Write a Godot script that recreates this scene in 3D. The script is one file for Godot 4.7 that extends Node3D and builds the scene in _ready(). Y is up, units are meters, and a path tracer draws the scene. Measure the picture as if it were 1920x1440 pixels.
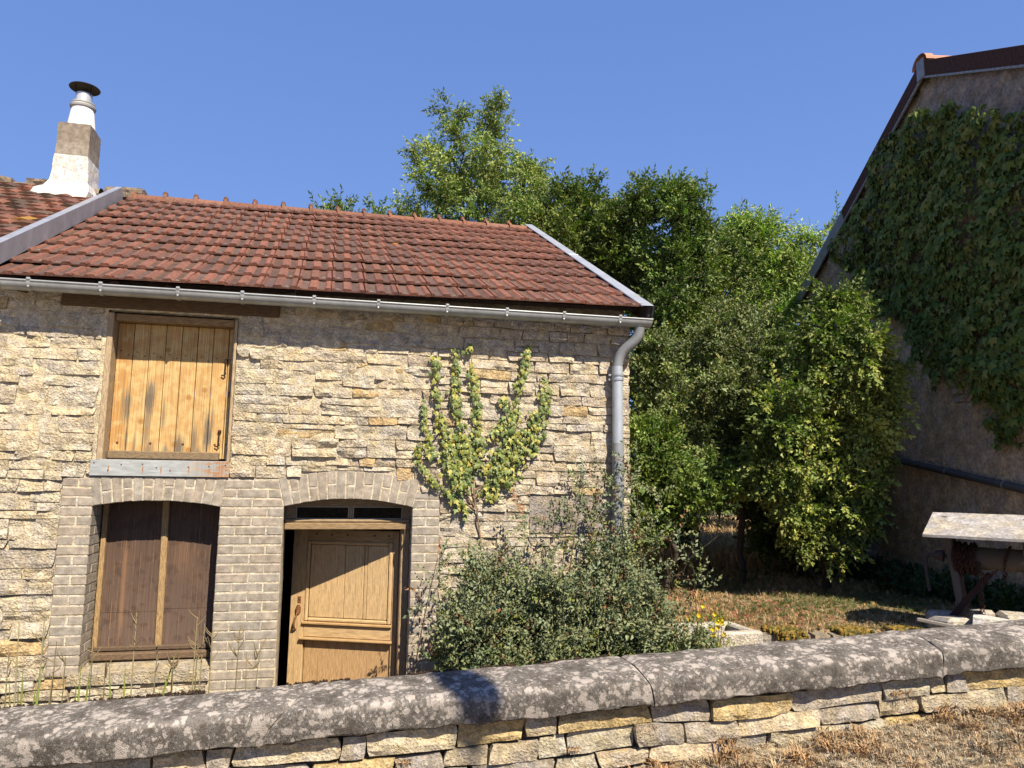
extends Node3D
# A stone cottage with a red tile roof behind a coped boundary wall, a shaded barn with creeper, trees and a small well.

var rng := RandomNumberGenerator.new()
var noise := FastNoiseLite.new()
var M := {}
var taken := {}
const EYE := Vector3(0, 2.45, 6.2)
const FH := Vector3(0.22835, 0, -0.97358)      # the way the camera looks, level
const RH := Vector3(0.97358, 0, 0.22835)       # to its right, level
const WD := Vector3(0.9958844, 0, 0.09063258)  # along the boundary wall
const WN := Vector3(-0.09063258, 0, 0.9958844) # towards the street
const BARN := Vector3(7.534, 1.15, -3.076)     # a foot point of the barn's gable wall
var wall_from := Vector3.ZERO

# ---------------------------------------------------------------- mesh building
class MB:
	var v := PackedVector3Array()
	var n := PackedVector3Array()
	var c := PackedColorArray()
	var uv := PackedVector2Array()
	var col := Color.WHITE
	# corners run counter-clockwise seen from outside; Godot wants them clockwise
	func tri(a: Vector3, b: Vector3, d: Vector3) -> void:
		var m := (b - a).cross(d - a).normalized()
		v.append(a); v.append(d); v.append(b)
		for i in 3:
			n.append(m); c.append(col)
		uv.append(Vector2(a.x, a.y)); uv.append(Vector2(d.x, d.y)); uv.append(Vector2(b.x, b.y))
	func quad(a: Vector3, b: Vector3, d: Vector3, e: Vector3) -> void:
		tri(a, b, d); tri(a, d, e)
	# a polygon turned so that it faces away from a point inside
	func away(p: Array, inside: Vector3) -> void:
		var m: Vector3 = (p[1] - p[0]).cross(p[2] - p[0])
		if m.dot(p[0] - inside) < 0:
			p.reverse()
		for i in range(1, p.size() - 1):
			tri(p[0], p[i], p[i + 1])
	func smooth_tri(a: Vector3, b: Vector3, d: Vector3, na: Vector3, nb: Vector3, nd: Vector3, ua := Vector2.ZERO, ub := Vector2.ZERO, ud := Vector2.ZERO) -> void:
		v.append(a); v.append(d); v.append(b)
		n.append(na); n.append(nd); n.append(nb)
		uv.append(ua); uv.append(ud); uv.append(ub)
		for i in 3:
			c.append(col)
	func mesh() -> ArrayMesh:
		var a := []
		a.resize(Mesh.ARRAY_MAX)
		a[Mesh.ARRAY_VERTEX] = v
		a[Mesh.ARRAY_NORMAL] = n
		a[Mesh.ARRAY_COLOR] = c
		a[Mesh.ARRAY_TEX_UV] = uv
		var m := ArrayMesh.new()
		m.add_surface_from_arrays(Mesh.PRIMITIVE_TRIANGLES, a)
		return m

# a box with bevelled edges; b turns it, at is its centre
func box(m: MB, at: Vector3, size: Vector3, bevel := 0.004, b := Basis.IDENTITY) -> void:
	var h := size * 0.5
	bevel = minf(bevel, minf(h.x, minf(h.y, h.z)) * 0.8)
	var P := {}
	for sx in [-1, 1]:
		for sy in [-1, 1]:
			for sz in [-1, 1]:
				var s := Vector3(sx, sy, sz)
				var out := []
				for ax in 3:
					var q := s * (h - Vector3(bevel, bevel, bevel))
					q[ax] = s[ax] * h[ax]
					out.append(at + b * q)
				P[Vector3i(sx, sy, sz)] = out
	for ax in 3:
		var u := (ax + 1) % 3
		var w := (ax + 2) % 3
		for s in [-1, 1]:
			var f := []
			for k in [[-1, -1], [1, -1], [1, 1], [-1, 1]]:
				var key := Vector3i.ZERO
				key[ax] = s; key[u] = k[0]; key[w] = k[1]
				f.append(P[key][ax])
			m.away(f, at)
		for s in [-1, 1]:
			for t in [-1, 1]:
				var k0 := Vector3i.ZERO
				k0[u] = s; k0[w] = t; k0[ax] = -1
				var k1 := k0
				k1[ax] = 1
				m.away([P[k0][u], P[k0][w], P[k1][w], P[k1][u]], at)
	for k in P:
		m.away([P[k][0], P[k][1], P[k][2]], at)

func box_mesh(at: Vector3, size: Vector3, bevel := 0.004, b := Basis.IDENTITY, col := Color.WHITE) -> ArrayMesh:
	var m := MB.new()
	m.col = col
	box(m, at, size, bevel, b)
	return m.mesh()

# a round bar through points, smooth, with a radius at each point
func tube(m: MB, p: Array, r: Array, sides := 8, caps := true) -> void:
	var rings := []
	var dirs := []
	var up := Vector3(0.13, 0.31, 0.94).normalized()
	for i in p.size():
		var d: Vector3 = (p[mini(i + 1, p.size() - 1)] - p[maxi(i - 1, 0)]).normalized()
		var a := d.cross(up)
		if a.length() < 0.05:
			a = d.cross(Vector3(1, 0, 0.2))
		a = a.normalized()
		up = a.cross(d).normalized()
		var ring := []
		var nd := []
		for k in sides:
			var t := TAU * k / sides
			var o := a * cos(t) + up * sin(t)
			nd.append(o)
			ring.append(p[i] + o * r[i])
		rings.append(ring)
		dirs.append(nd)
	for i in p.size() - 1:
		for k in sides:
			var k2 := (k + 1) % sides
			var A: Vector3 = rings[i][k]; var B: Vector3 = rings[i][k2]; var C: Vector3 = rings[i + 1][k2]; var D: Vector3 = rings[i + 1][k]
			var nA: Vector3 = dirs[i][k]; var nB: Vector3 = dirs[i][k2]; var nC: Vector3 = dirs[i + 1][k2]; var nD: Vector3 = dirs[i + 1][k]
			m.smooth_tri(A, C, B, nA, nC, nB)
			m.smooth_tri(A, D, C, nA, nD, nC)
	if caps:
		for e in [0, p.size() - 1]:
			var ce: Vector3 = p[e]
			var inside: Vector3 = p[1] if e == 0 else p[e - 1]
			for k in sides:
				m.away([ce, rings[e][k], rings[e][(k + 1) % sides]], inside)

# rings of (radius, height) about an upright axis
func lathe(m: MB, at: Vector3, prof: Array, sides := 20, smooth := true) -> void:
	for i in prof.size() - 1:
		var r0: float = prof[i][0]; var y0: float = prof[i][1]; var r1: float = prof[i + 1][0]; var y1: float = prof[i + 1][1]
		var nr := Vector2(y1 - y0, r0 - r1).normalized()
		for k in sides:
			var t0 := TAU * k / sides
			var t1 := TAU * (k + 1) / sides
			var d0 := Vector3(cos(t0), 0, sin(t0)); var d1 := Vector3(cos(t1), 0, sin(t1))
			var A := at + d0 * r0 + Vector3.UP * y0; var B := at + d1 * r0 + Vector3.UP * y0
			var C := at + d1 * r1 + Vector3.UP * y1; var D := at + d0 * r1 + Vector3.UP * y1
			var n0 := d0 * nr.x + Vector3.UP * nr.y; var n1 := d1 * nr.x + Vector3.UP * nr.y
			if not smooth:
				n0 = (n0 + n1).normalized(); n1 = n0
			m.smooth_tri(A, C, B, n0, n1, n1)
			m.smooth_tri(A, D, C, n0, n0, n1)

# rows of points, smooth; faces towards the side that (u across v) points to
func sheet(m: MB, P: Array, cols := [], uvs := []) -> void:
	var nu := P.size()
	var nv: int = P[0].size()
	var N := []
	for i in nu:
		var row := []
		for j in nv:
			var a: Vector3 = P[mini(i + 1, nu - 1)][j] - P[maxi(i - 1, 0)][j]
			var b: Vector3 = P[i][mini(j + 1, nv - 1)] - P[i][maxi(j - 1, 0)]
			row.append(a.cross(b).normalized())
		N.append(row)
	for i in nu - 1:
		for j in nv - 1:
			var q := [[i, j], [i + 1, j], [i + 1, j + 1], [i, j + 1]]
			for t in [[0, 1, 2], [0, 2, 3]]:
				for k in [t[0], t[2], t[1]]:
					var e: Array = q[k]
					m.v.append(P[e[0]][e[1]])
					m.n.append(N[e[0]][e[1]])
					m.c.append(cols[e[0]][e[1]] if cols else m.col)
					m.uv.append(uvs[e[0]][e[1]] if uvs else Vector2(i, j))

# ---------------------------------------------------------------- nodes
func numbered(parent: Node, called: String) -> String:
	var key := str(parent.get_instance_id()) + called
	var k: int = taken.get(key, 0)
	taken[key] = k + 1
	return called if k == 0 else "%s_%03d" % [called, k]

func tag(o: Node, label: String, category: String, group := "", kind := "") -> Node:
	o.set_meta("label", label)
	o.set_meta("category", category)
	if group: o.set_meta("group", group)
	if kind: o.set_meta("kind", kind)
	return o

func thing(called: String, label: String, category: String, at := Vector3.ZERO, group := "") -> Node3D:
	var o := Node3D.new()
	o.name = numbered(self, called)
	add_child(o, true)
	o.position = at
	tag(o, label, category, group)
	return o

# a named mesh under a parent; meshes are built in world places, so a part undoes its parent's place
func part(parent: Node3D, called: String, mesh: Mesh, mat: Material, label := "") -> MeshInstance3D:
	var o := MeshInstance3D.new()
	o.name = numbered(parent, called)
	o.mesh = mesh
	o.material_override = mat
	parent.add_child(o, true)
	var base := Vector3.ZERO
	var q: Node = parent
	while q != self:
		base += q.position
		q = q.get_parent()
	o.position = -base
	if label: o.set_meta("label", label)
	return o

func stuff(parent: Node3D, called: String, mesh: Mesh, mat: Material, where: Array, cols: Array) -> MultiMeshInstance3D:
	var mm := MultiMesh.new()
	mm.transform_format = MultiMesh.TRANSFORM_3D
	mm.use_colors = true
	mm.mesh = mesh
	mm.instance_count = where.size()
	var buf := PackedFloat32Array()
	buf.resize(where.size() * 16)
	for i in where.size():
		var t: Transform3D = where[i]
		var c: Color = cols[i]
		var k := i * 16
		buf[k] = t.basis.x.x; buf[k + 1] = t.basis.y.x; buf[k + 2] = t.basis.z.x; buf[k + 3] = t.origin.x
		buf[k + 4] = t.basis.x.y; buf[k + 5] = t.basis.y.y; buf[k + 6] = t.basis.z.y; buf[k + 7] = t.origin.y
		buf[k + 8] = t.basis.x.z; buf[k + 9] = t.basis.y.z; buf[k + 10] = t.basis.z.z; buf[k + 11] = t.origin.z
		buf[k + 12] = c.r; buf[k + 13] = c.g; buf[k + 14] = c.b; buf[k + 15] = 1.0
	mm.buffer = buf
	var o := MultiMeshInstance3D.new()
	o.name = numbered(parent, called)
	o.multimesh = mm
	o.material_override = mat
	parent.add_child(o, true)
	var base := Vector3.ZERO
	var q: Node = parent
	while q != self:
		base += q.position
		q = q.get_parent()
	o.position = -base
	o.set_meta("kind", "stuff")
	return o

# ---------------------------------------------------------------- textures and materials
func noise_of(sd: int, freq: float, octaves := 4, type := FastNoiseLite.TYPE_SIMPLEX_SMOOTH) -> FastNoiseLite:
	var f := FastNoiseLite.new()
	f.seed = sd
	f.noise_type = type
	f.frequency = freq
	f.fractal_octaves = octaves
	f.fractal_gain = 0.6
	return f

# a grey picture that tiles, as bytes
func grey(sd: int, freq: float, size: int, octaves := 4, type := FastNoiseLite.TYPE_SIMPLEX_SMOOTH, wide := 0) -> PackedByteArray:
	var f := noise_of(sd, freq, octaves, type)
	if type == FastNoiseLite.TYPE_CELLULAR:
		f.fractal_type = FastNoiseLite.FRACTAL_NONE
		f.cellular_return_type = FastNoiseLite.RETURN_DISTANCE
	var im := f.get_seamless_image(wide if wide else size, size)
	im.convert(Image.FORMAT_L8)
	return im.get_data()

func picture(w: int, h: int, fn: Callable) -> ImageTexture:
	var d := PackedByteArray()
	d.resize(w * h * 3)
	var k := 0
	for y in h:
		for x in w:
			var c: Color = fn.call(x, y, y * w + x)
			d[k] = clampi(int(c.r * 255.0), 0, 255); d[k + 1] = clampi(int(c.g * 255.0), 0, 255); d[k + 2] = clampi(int(c.b * 255.0), 0, 255)
			k += 3
	return ImageTexture.create_from_image(Image.create_from_data(w, h, false, Image.FORMAT_RGB8, d))

func bumps(bytes: PackedByteArray, w: int, h: int, strength: float) -> ImageTexture:
	var im := Image.create_from_data(w, h, false, Image.FORMAT_L8, bytes)
	im.convert(Image.FORMAT_RGBA8)
	im.bump_map_to_normal_map(strength)
	return ImageTexture.create_from_image(im)

func mat(called: String, rough := 0.9, tex: Texture2D = null, nor: Texture2D = null, scale := Vector3.ONE, world := true, nscale := 1.0, metal := 0.0) -> StandardMaterial3D:
	var m := StandardMaterial3D.new()
	m.resource_name = called
	m.roughness = rough
	m.metallic = metal
	m.metallic_specular = 0.35
	m.vertex_color_use_as_albedo = true
	if tex: m.albedo_texture = tex
	if nor:
		m.normal_enabled = true
		m.normal_texture = nor
		m.normal_scale = nscale
	m.uv1_scale = scale
	if world:
		m.uv1_triplanar = true
		m.uv1_world_triplanar = true
		m.uv1_triplanar_sharpness = 6.0
	M[called] = m
	return m

func leaf_mat(called: String, back: Color, rough := 0.5) -> StandardMaterial3D:
	var m := mat(called, rough, null, null, Vector3.ONE, false)
	m.cull_mode = BaseMaterial3D.CULL_DISABLED
	m.backlight_enabled = true
	m.backlight = back
	m.metallic_specular = 0.4
	return m

func materials() -> void:
	var S := 512
	var fine := grey(1, 0.05, S, 5)
	var mid := grey(2, 0.012, S, 5)
	var big := grey(3, 0.005, S, 4)
	var pit := grey(4, 0.09, S, 1, FastNoiseLite.TYPE_CELLULAR)
	var spots := grey(5, 0.025, S, 1, FastNoiseLite.TYPE_CELLULAR)
	# limestone: mottled cream with darker pits
	var relief := PackedByteArray()
	relief.resize(S * S)
	for i in S * S:
		relief[i] = clampi(int(fine[i] * 0.55 + mid[i] * 0.35 + pit[i] * 0.2), 0, 255)
	var rough_n := bumps(relief, S, S, 9.0)
	var stone_t := picture(S, S, func(_x, _y, i):
		var a := fine[i] / 255.0
		var b := mid[i] / 255.0
		var t := 0.86 + 0.32 * (a - 0.5) + 0.34 * (b - 0.5)
		var warm := (big[i] / 255.0 - 0.5) * 0.14
		return Color(t + warm * 0.3, t, t - warm))
	mat("stone", 0.95, stone_t, rough_n, Vector3.ONE * 1.6, true, 1.7)
	mat("stone_dry", 0.95, stone_t, rough_n, Vector3.ONE * 2.3, true, 1.5)
	mat("mortar", 0.97, stone_t, rough_n, Vector3.ONE * 2.2, true, 1.2)
	# cast concrete bricks: grey with pale grit
	var grit := PackedByteArray()
	grit.resize(S * S)
	var grain := grey(7, 0.22, S, 2)
	for i in S * S:
		grit[i] = clampi(int(grain[i] * 0.7 + fine[i] * 0.3), 0, 255)
	var brick_t := picture(S, S, func(_x, _y, i):
		var t := 0.80 + 0.34 * (grain[i] / 255.0 - 0.5) + 0.3 * (mid[i] / 255.0 - 0.5)
		if grain[i] > 178: t += 0.16
		return Color(t, t, t))
	mat("brick", 0.95, brick_t, bumps(grit, S, S, 5.0), Vector3.ONE * 1.9, true, 1.0)
	# coping: dark concrete, pale rosettes of lichen, crusts and moss specks
	var C := 1024
	var lich := grey(11, 0.022, C, 1, FastNoiseLite.TYPE_CELLULAR)
	var lich2 := grey(12, 0.05, C, 1, FastNoiseLite.TYPE_CELLULAR)
	var wob := grey(13, 0.03, C, 5)
	var where := grey(14, 0.006, C, 3)
	var g2 := grey(15, 0.25, C, 2)
	var rust := grey(16, 0.004, C, 3)
	var cop_t := picture(C, C, func(_x, _y, i):
		var g := g2[i] / 255.0
		var w := wob[i] / 255.0
		var p := where[i] / 255.0
		var t := 0.43 + 0.46 * (g - 0.5) + 0.36 * (w - 0.5)
		var col := Color(t * 1.01, t * 0.975, t * 0.93)
		var l := lich[i] / 255.0 + (w - 0.5) * 0.75 + (g - 0.5) * 0.10
		var cover := smoothstep(0.20, 0.13, l - (p - 0.5) * 0.8)
		var l2 := lich2[i] / 255.0 + (w - 0.5) * 0.7 + (g - 0.5) * 0.15
		cover = maxf(cover, 0.7 * smoothstep(0.21, 0.13, l2 - (p - 0.5) * 0.7))
		cover *= 0.6 + 0.5 * g
		col = col.lerp(Color(0.74, 0.71, 0.68), clampf(cover, 0, 0.85))
		var k := smoothstep(0.60, 0.74, w * 0.7 + (1.0 - p) * 0.4) * 0.55
		return col.lerp(Color(0.20, 0.175, 0.15), k * (1.0 - cover)))
	var cop_b := PackedByteArray()
	cop_b.resize(C * C)
	for i in C * C:
		cop_b[i] = clampi(int(g2[i] * 0.5 + wob[i] * 0.5), 0, 255)
	mat("coping", 0.96, cop_t, bumps(cop_b, C, C, 7.0), Vector3.ONE * 0.9, true, 1.3)
	mat("coping_pale", 0.95, stone_t, bumps(cop_b, C, C, 5.0), Vector3.ONE * 1.2, true, 1.0)
	# fired tiles with soot and lichen in patches
	var tile_t := picture(S, S, func(_x, _y, i):
		var a := fine[i] / 255.0
		var b := mid[i] / 255.0
		var t := 0.90 + 0.36 * (a - 0.5)
		var col := Color(t, t, t)
		var d := smoothstep(0.50, 0.66, b * 0.7 + a * 0.3)
		col = col.lerp(Color(0.62, 0.70, 0.74), d * 0.6)
		var l := smoothstep(0.17, 0.10, spots[i] / 255.0 + (a - 0.5) * 0.3)
		if big[i] > 150: col = col.lerp(Color(1.0, 1.5, 1.7), l * 0.35)
		return col)
	mat("tile", 0.9, tile_t, rough_n, Vector3.ONE * 2.1, true, 0.7)
	mat("tile_pan", 0.95, tile_t, rough_n, Vector3.ONE * 2.6, true, 1.0)
	# wood: long streaks; the picture is drawn out along the grain
	var streak_b := grey(21, 0.03, S, 5)
	var wood_t := picture(S, S, func(_x, _y, i):
		var t := 0.84 + 0.42 * (streak_b[i] / 255.0 - 0.5) + 0.16 * (fine[i] / 255.0 - 0.5)
		return Color(t, t, t))
	var wood_n := bumps(streak_b, S, S, 6.0)
	mat("wood_up", 0.85, wood_t, wood_n, Vector3(9, 0.7, 9), true, 0.7)
	var paint_t := picture(S, S, func(_x, _y, i):
		var t := 0.93 + 0.16 * (streak_b[i] / 255.0 - 0.5) + 0.12 * (fine[i] / 255.0 - 0.5)
		var worn := smoothstep(0.58, 0.74, mid[i] / 255.0 * 0.6 + streak_b[i] / 255.0 * 0.4)
		return Color(t, t, t).lerp(Color(t * 1.12, t * 1.16, t * 1.25), worn).lerp(Color(0.62, 0.60, 0.58), smoothstep(0.40, 0.28, mid[i] / 255.0 * 0.6 + streak_b[i] / 255.0 * 0.4) * 0.3))
	mat("paint_up", 0.75, paint_t, wood_n, Vector3(5, 0.5, 5), true, 0.25)
	mat("paint_across", 0.75, paint_t, wood_n, Vector3(0.5, 5, 5), true, 0.25)
	mat("wood_across", 0.9, wood_t, wood_n, Vector3(0.7, 9, 9), true, 0.9)
	mat("wood_old", 0.95, wood_t, wood_n, Vector3(1.1, 12, 12), true, 2.0)
	# zinc sheet with a bloom
	var zinc_t := picture(256, 256, func(_x, _y, i):
		var t := 0.86 + 0.2 * (mid[i] / 255.0 - 0.5) + 0.1 * (fine[i] / 255.0 - 0.5)
		return Color(t, t, t))
	mat("zinc", 0.42, zinc_t, null, Vector3.ONE * 1.3, true, 1.0, 0.35)
	mat("zinc_dull", 0.6, zinc_t, null, Vector3.ONE * 1.3, true, 1.0, 0.2)
	mat("rust", 0.9, stone_t, rough_n, Vector3.ONE * 3.0, true, 0.6)
	mat("black_metal", 0.5, null, null, Vector3.ONE, false)
	mat("plain", 0.95, null, null, Vector3.ONE, false)
	mat("plaster", 0.97, stone_t, rough_n, Vector3.ONE * 0.7, true, 1.0)
	mat("soil", 1.0, stone_t, rough_n, Vector3.ONE * 1.1, true, 1.6)
	mat("bark", 0.95, wood_t, wood_n, Vector3(4, 1, 4), true, 2.0)
	leaf_mat("leaf", Color(0.62, 0.80, 0.20), 0.5)
	leaf_mat("leaf_gloss", Color(0.35, 0.5, 0.12), 0.6).metallic_specular = 0.2
	leaf_mat("ivy_leaf", Color(0.3, 0.4, 0.1), 0.5)
	leaf_mat("dry_leaf", Color(0.3, 0.25, 0.12), 0.8)
	var glass := mat("glass", 0.05, null, null, Vector3.ONE, false)
	glass.vertex_color_use_as_albedo = false
	glass.transparency = BaseMaterial3D.TRANSPARENCY_ALPHA
	glass.albedo_color = Color(0.02, 0.02, 0.02, 0.5)
	glass.metallic_specular = 0.15
	# the painted boards of the loft shutter: ochre, rubbed, with grey weather stains that run down the grain
	var sw := 400
	var sh := 480
	var sg := grey(31, 0.03, sh, 5, FastNoiseLite.TYPE_SIMPLEX_SMOOTH, 4096)
	var st2 := grey(32, 0.02, sh, 4, FastNoiseLite.TYPE_SIMPLEX_SMOOTH, sw)
	var marks := [[0.115, 0.60, 0.04, 0.15, 0.75], [0.30, 0.55, 0.045, 0.16, 1.0], [0.29, 0.75, 0.03, 0.22, 0.5], [0.42, 0.68, 0.02, 0.16, 0.45], [0.565, 0.90, 0.045, 0.11, 0.85], [0.69, 0.86, 0.03, 0.16, 0.7],
		[0.80, 0.80, 0.04, 0.17, 0.95], [0.83, 0.72, 0.02, 0.16, 0.6], [0.20, 0.92, 0.02, 0.1, 0.5], [0.32, 0.93, 0.05, 0.1, 0.55], [0.46, 0.95, 0.03, 0.08, 0.6], [0.72, 0.95, 0.04, 0.08, 0.6], [0.13, 0.86, 0.015, 0.12, 0.5]]
	var knots := [[0.24, 0.72], [0.62, 0.53], [0.65, 0.92], [0.75, 0.47], [0.53, 0.88], [0.42, 0.18]]
	var shut_t := picture(sw, sh, func(x, y, i):
		var u: float = x / float(sw)
		var v: float = y / float(sh)
		var g := sg[y / 12 * 4096 + x * 10] / 255.0
		var b := st2[i] / 255.0
		var col := Color(0.79, 0.68, 0.48).lerp(Color(0.75, 0.61, 0.41), smoothstep(0.35, 0.7, b))
		if u < 0.12: col = col.lerp(Color(0.70, 0.52, 0.31), 0.6 * smoothstep(0.3, 0.6, b + 0.15))
		col = col * (0.76 + 0.48 * g)
		var s := 0.0
		for q in marks:
			var dx: float = (u - q[0]) / (q[2] * 1.15)
			var dy: float = (v - q[1]) / q[3]
			s = maxf(s, q[4] * smoothstep(1.15, 0.25, sqrt(dx * dx + dy * dy) + (g - 0.5) * 0.8 + (b - 0.5) * 0.5))
		col = col.lerp(Color(0.42, 0.39, 0.36), clampf(s, 0, 0.9))
		for q in knots:
			var r: float = Vector2((u - q[0]) * 0.87, (v - q[1]) * 1.05).length()
			col = col.lerp(Color(0.55, 0.36, 0.17), 0.5 * smoothstep(0.022, 0.004, absf(r - 0.008)))
		return col)
	var shut := mat("shutter_paint", 0.85, shut_t, null, Vector3.ONE, false)
	shut.vertex_color_use_as_albedo = true
	# the brown boards of the low window, flaking in vertical scratches
	var pan_t := picture(256, 384, func(x, y, i):
		var u: float = x / 256.0
		var v: float = y / 384.0
		var g := sg[y / 10 * 4096 + x * 14 + 300] / 255.0
		var g3 := sg[y / 30 * 4096 + x * 9 + 900] / 255.0
		var b := st2[y * sw + x] / 255.0
		var col := Color(0.35, 0.27, 0.215).lerp(Color(0.45, 0.375, 0.33), v * 0.9)
		col = col * (0.78 + 0.44 * g)
		var pale := smoothstep(0.64, 0.78, g3) * smoothstep(0.30, 0.6, b)
		var flake := smoothstep(0.030, 0.008, absf(u - 0.165 - 0.01 * g)) * smoothstep(0.30, 0.42, v) * smoothstep(0.98, 0.8, v)
		var rub := smoothstep(0.16, 0.02, absf(u - 0.66)) * smoothstep(0.26, 0.36, v) * smoothstep(0.62, 0.45, v) * g
		pale = maxf(pale, maxf(flake * 0.9, rub * 0.8))
		col = col.lerp(Color(0.15, 0.11, 0.09), smoothstep(0.5, 0.85, b) * 0.25)
		return col.lerp(Color(0.62, 0.47, 0.34), pale * 0.7))
	mat("panel_paint", 0.7, pan_t, null, Vector3.ONE, false)
	# the galvanised strip with rust runs
	var strip_t := picture(512, 64, func(x, y, i):
		var u: float = x / 512.0
		var b := big[(y * 4 % S) * S + x] / 255.0
		var m2 := mid[(y * 5 % S) * S + x] / 255.0
		var g := sg[200 * 4096 + x * 8] / 255.0
		var col := Color(0.60, 0.615, 0.61) * (0.88 + 0.24 * m2)
		var r := smoothstep(0.62, 0.95, u) * smoothstep(0.42, 0.62, m2 * 0.55 + g * 0.5)
		for q in [0.13, 0.37, 0.70, 0.85, 0.5]:
			r = maxf(r, smoothstep(0.006, 0.002, absf(u - q)) * smoothstep(0.3, 0.5, y / 64.0) * smoothstep(0.95, 0.6, y / 64.0))
		return col.lerp(Color(0.60, 0.38, 0.20), clampf(r * 0.85, 0, 0.8)))
	mat("strip", 0.5, strip_t, null, Vector3.ONE, false, 1.0, 0.2)

# ---------------------------------------------------------------- stones and bricks
func lin(r: float, g: float, b: float) -> Color:
	return Color(r, g, b)

func tint(c: Color, by: float, warm := 0.0) -> Color:
	var k := 1.0 + rng.randf_range(-by, by)
	var w := rng.randf_range(-warm, warm)
	return Color(c.r * k * (1 + w), c.g * k, c.b * k * (1 - w))

# a rough stone between four corners (u along, v up, w out of the wall), seen in the frame F
func stone_mesh(P: Array, F: Transform3D, proud: float, into: float, rough: float, col: Color, cell := 0.035) -> ArrayMesh:
	var m := MB.new()
	m.col = col
	add_stone(m, P, F, proud, into, rough, cell)
	return m.mesh()

func add_stone(m: MB, P: Array, F: Transform3D, proud: float, into: float, rough: float, cell := 0.035) -> void:
	var w: float = maxf((P[1] - P[0]).length(), (P[2] - P[3]).length())
	var h: float = maxf((P[3] - P[0]).length(), (P[2] - P[1]).length())
	var nu := clampi(int(w / cell) + 1, 3, 9)
	var nv := clampi(int(h / cell) + 1, 2, 6)
	var tilt := Vector2(rng.randf_range(-0.8, 0.8) * rough, rng.randf_range(-1.0, 0.35) * 0.012)
	var off := rng.randf() * 900.0
	var G := []
	var col := m.col
	for i in nu + 1:
		var row := []
		for j in nv + 1:
			var s := i / float(nu)
			var t := j / float(nv)
			var a: Vector2 = P[0].lerp(P[1], s)
			var b: Vector2 = P[3].lerp(P[2], s)
			var q := a.lerp(b, t)
			var edge := i == 0 or j == 0 or i == nu or j == nv
			var corner := (i == 0 or i == nu) and (j == 0 or j == nv)
			q += Vector2(noise.get_noise_3d(q.x * 160, q.y * 160, off), noise.get_noise_3d(q.x * 160, q.y * 160, off + 50)) * (0.013 if not corner else 0.006)
			if corner:
				q = q.lerp((P[0] + P[1] + P[2] + P[3]) * 0.25, rng.randf_range(0.0, minf(0.05, 0.006 / h)))
			var k := noise.get_noise_3d(q.x * 170, q.y * 480, off)
			var k2 := noise.get_noise_3d(q.x * 500, q.y * 1100, off + 9)
			var z := proud + tilt.x * (s - 0.5) + tilt.y * (t - 0.5) + rough * (floorf(k * 2.6) / 2.6 * 1.2 + k * 0.4 + k2 * 0.9)
			if edge: z -= rng.randf_range(0.0, 0.6) * minf(0.008, h * 0.1)
			row.append(F * Vector3(q.x, q.y, z))
		G.append(row)
	for i in nu:
		for j in nv:
			m.col = tint(col, 0.05)
			if (i + j) % 2:
				m.quad(G[i][j], G[i + 1][j], G[i + 1][j + 1], G[i][j + 1])
			else:
				m.quad(G[i + 1][j], G[i + 1][j + 1], G[i][j + 1], G[i][j])
	m.col = col
	var back := F.basis.z * -into
	for i in nu:
		m.quad(G[i + 1][0], G[i][0], G[i][0] + back, G[i + 1][0] + back)
		m.quad(G[i][nv], G[i + 1][nv], G[i + 1][nv] + back, G[i][nv] + back)
	for j in nv:
		m.quad(G[0][j], G[0][j + 1], G[0][j + 1] + back, G[0][j] + back)
		m.quad(G[nu][j + 1], G[nu][j], G[nu][j] + back, G[nu][j + 1] + back)

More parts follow.
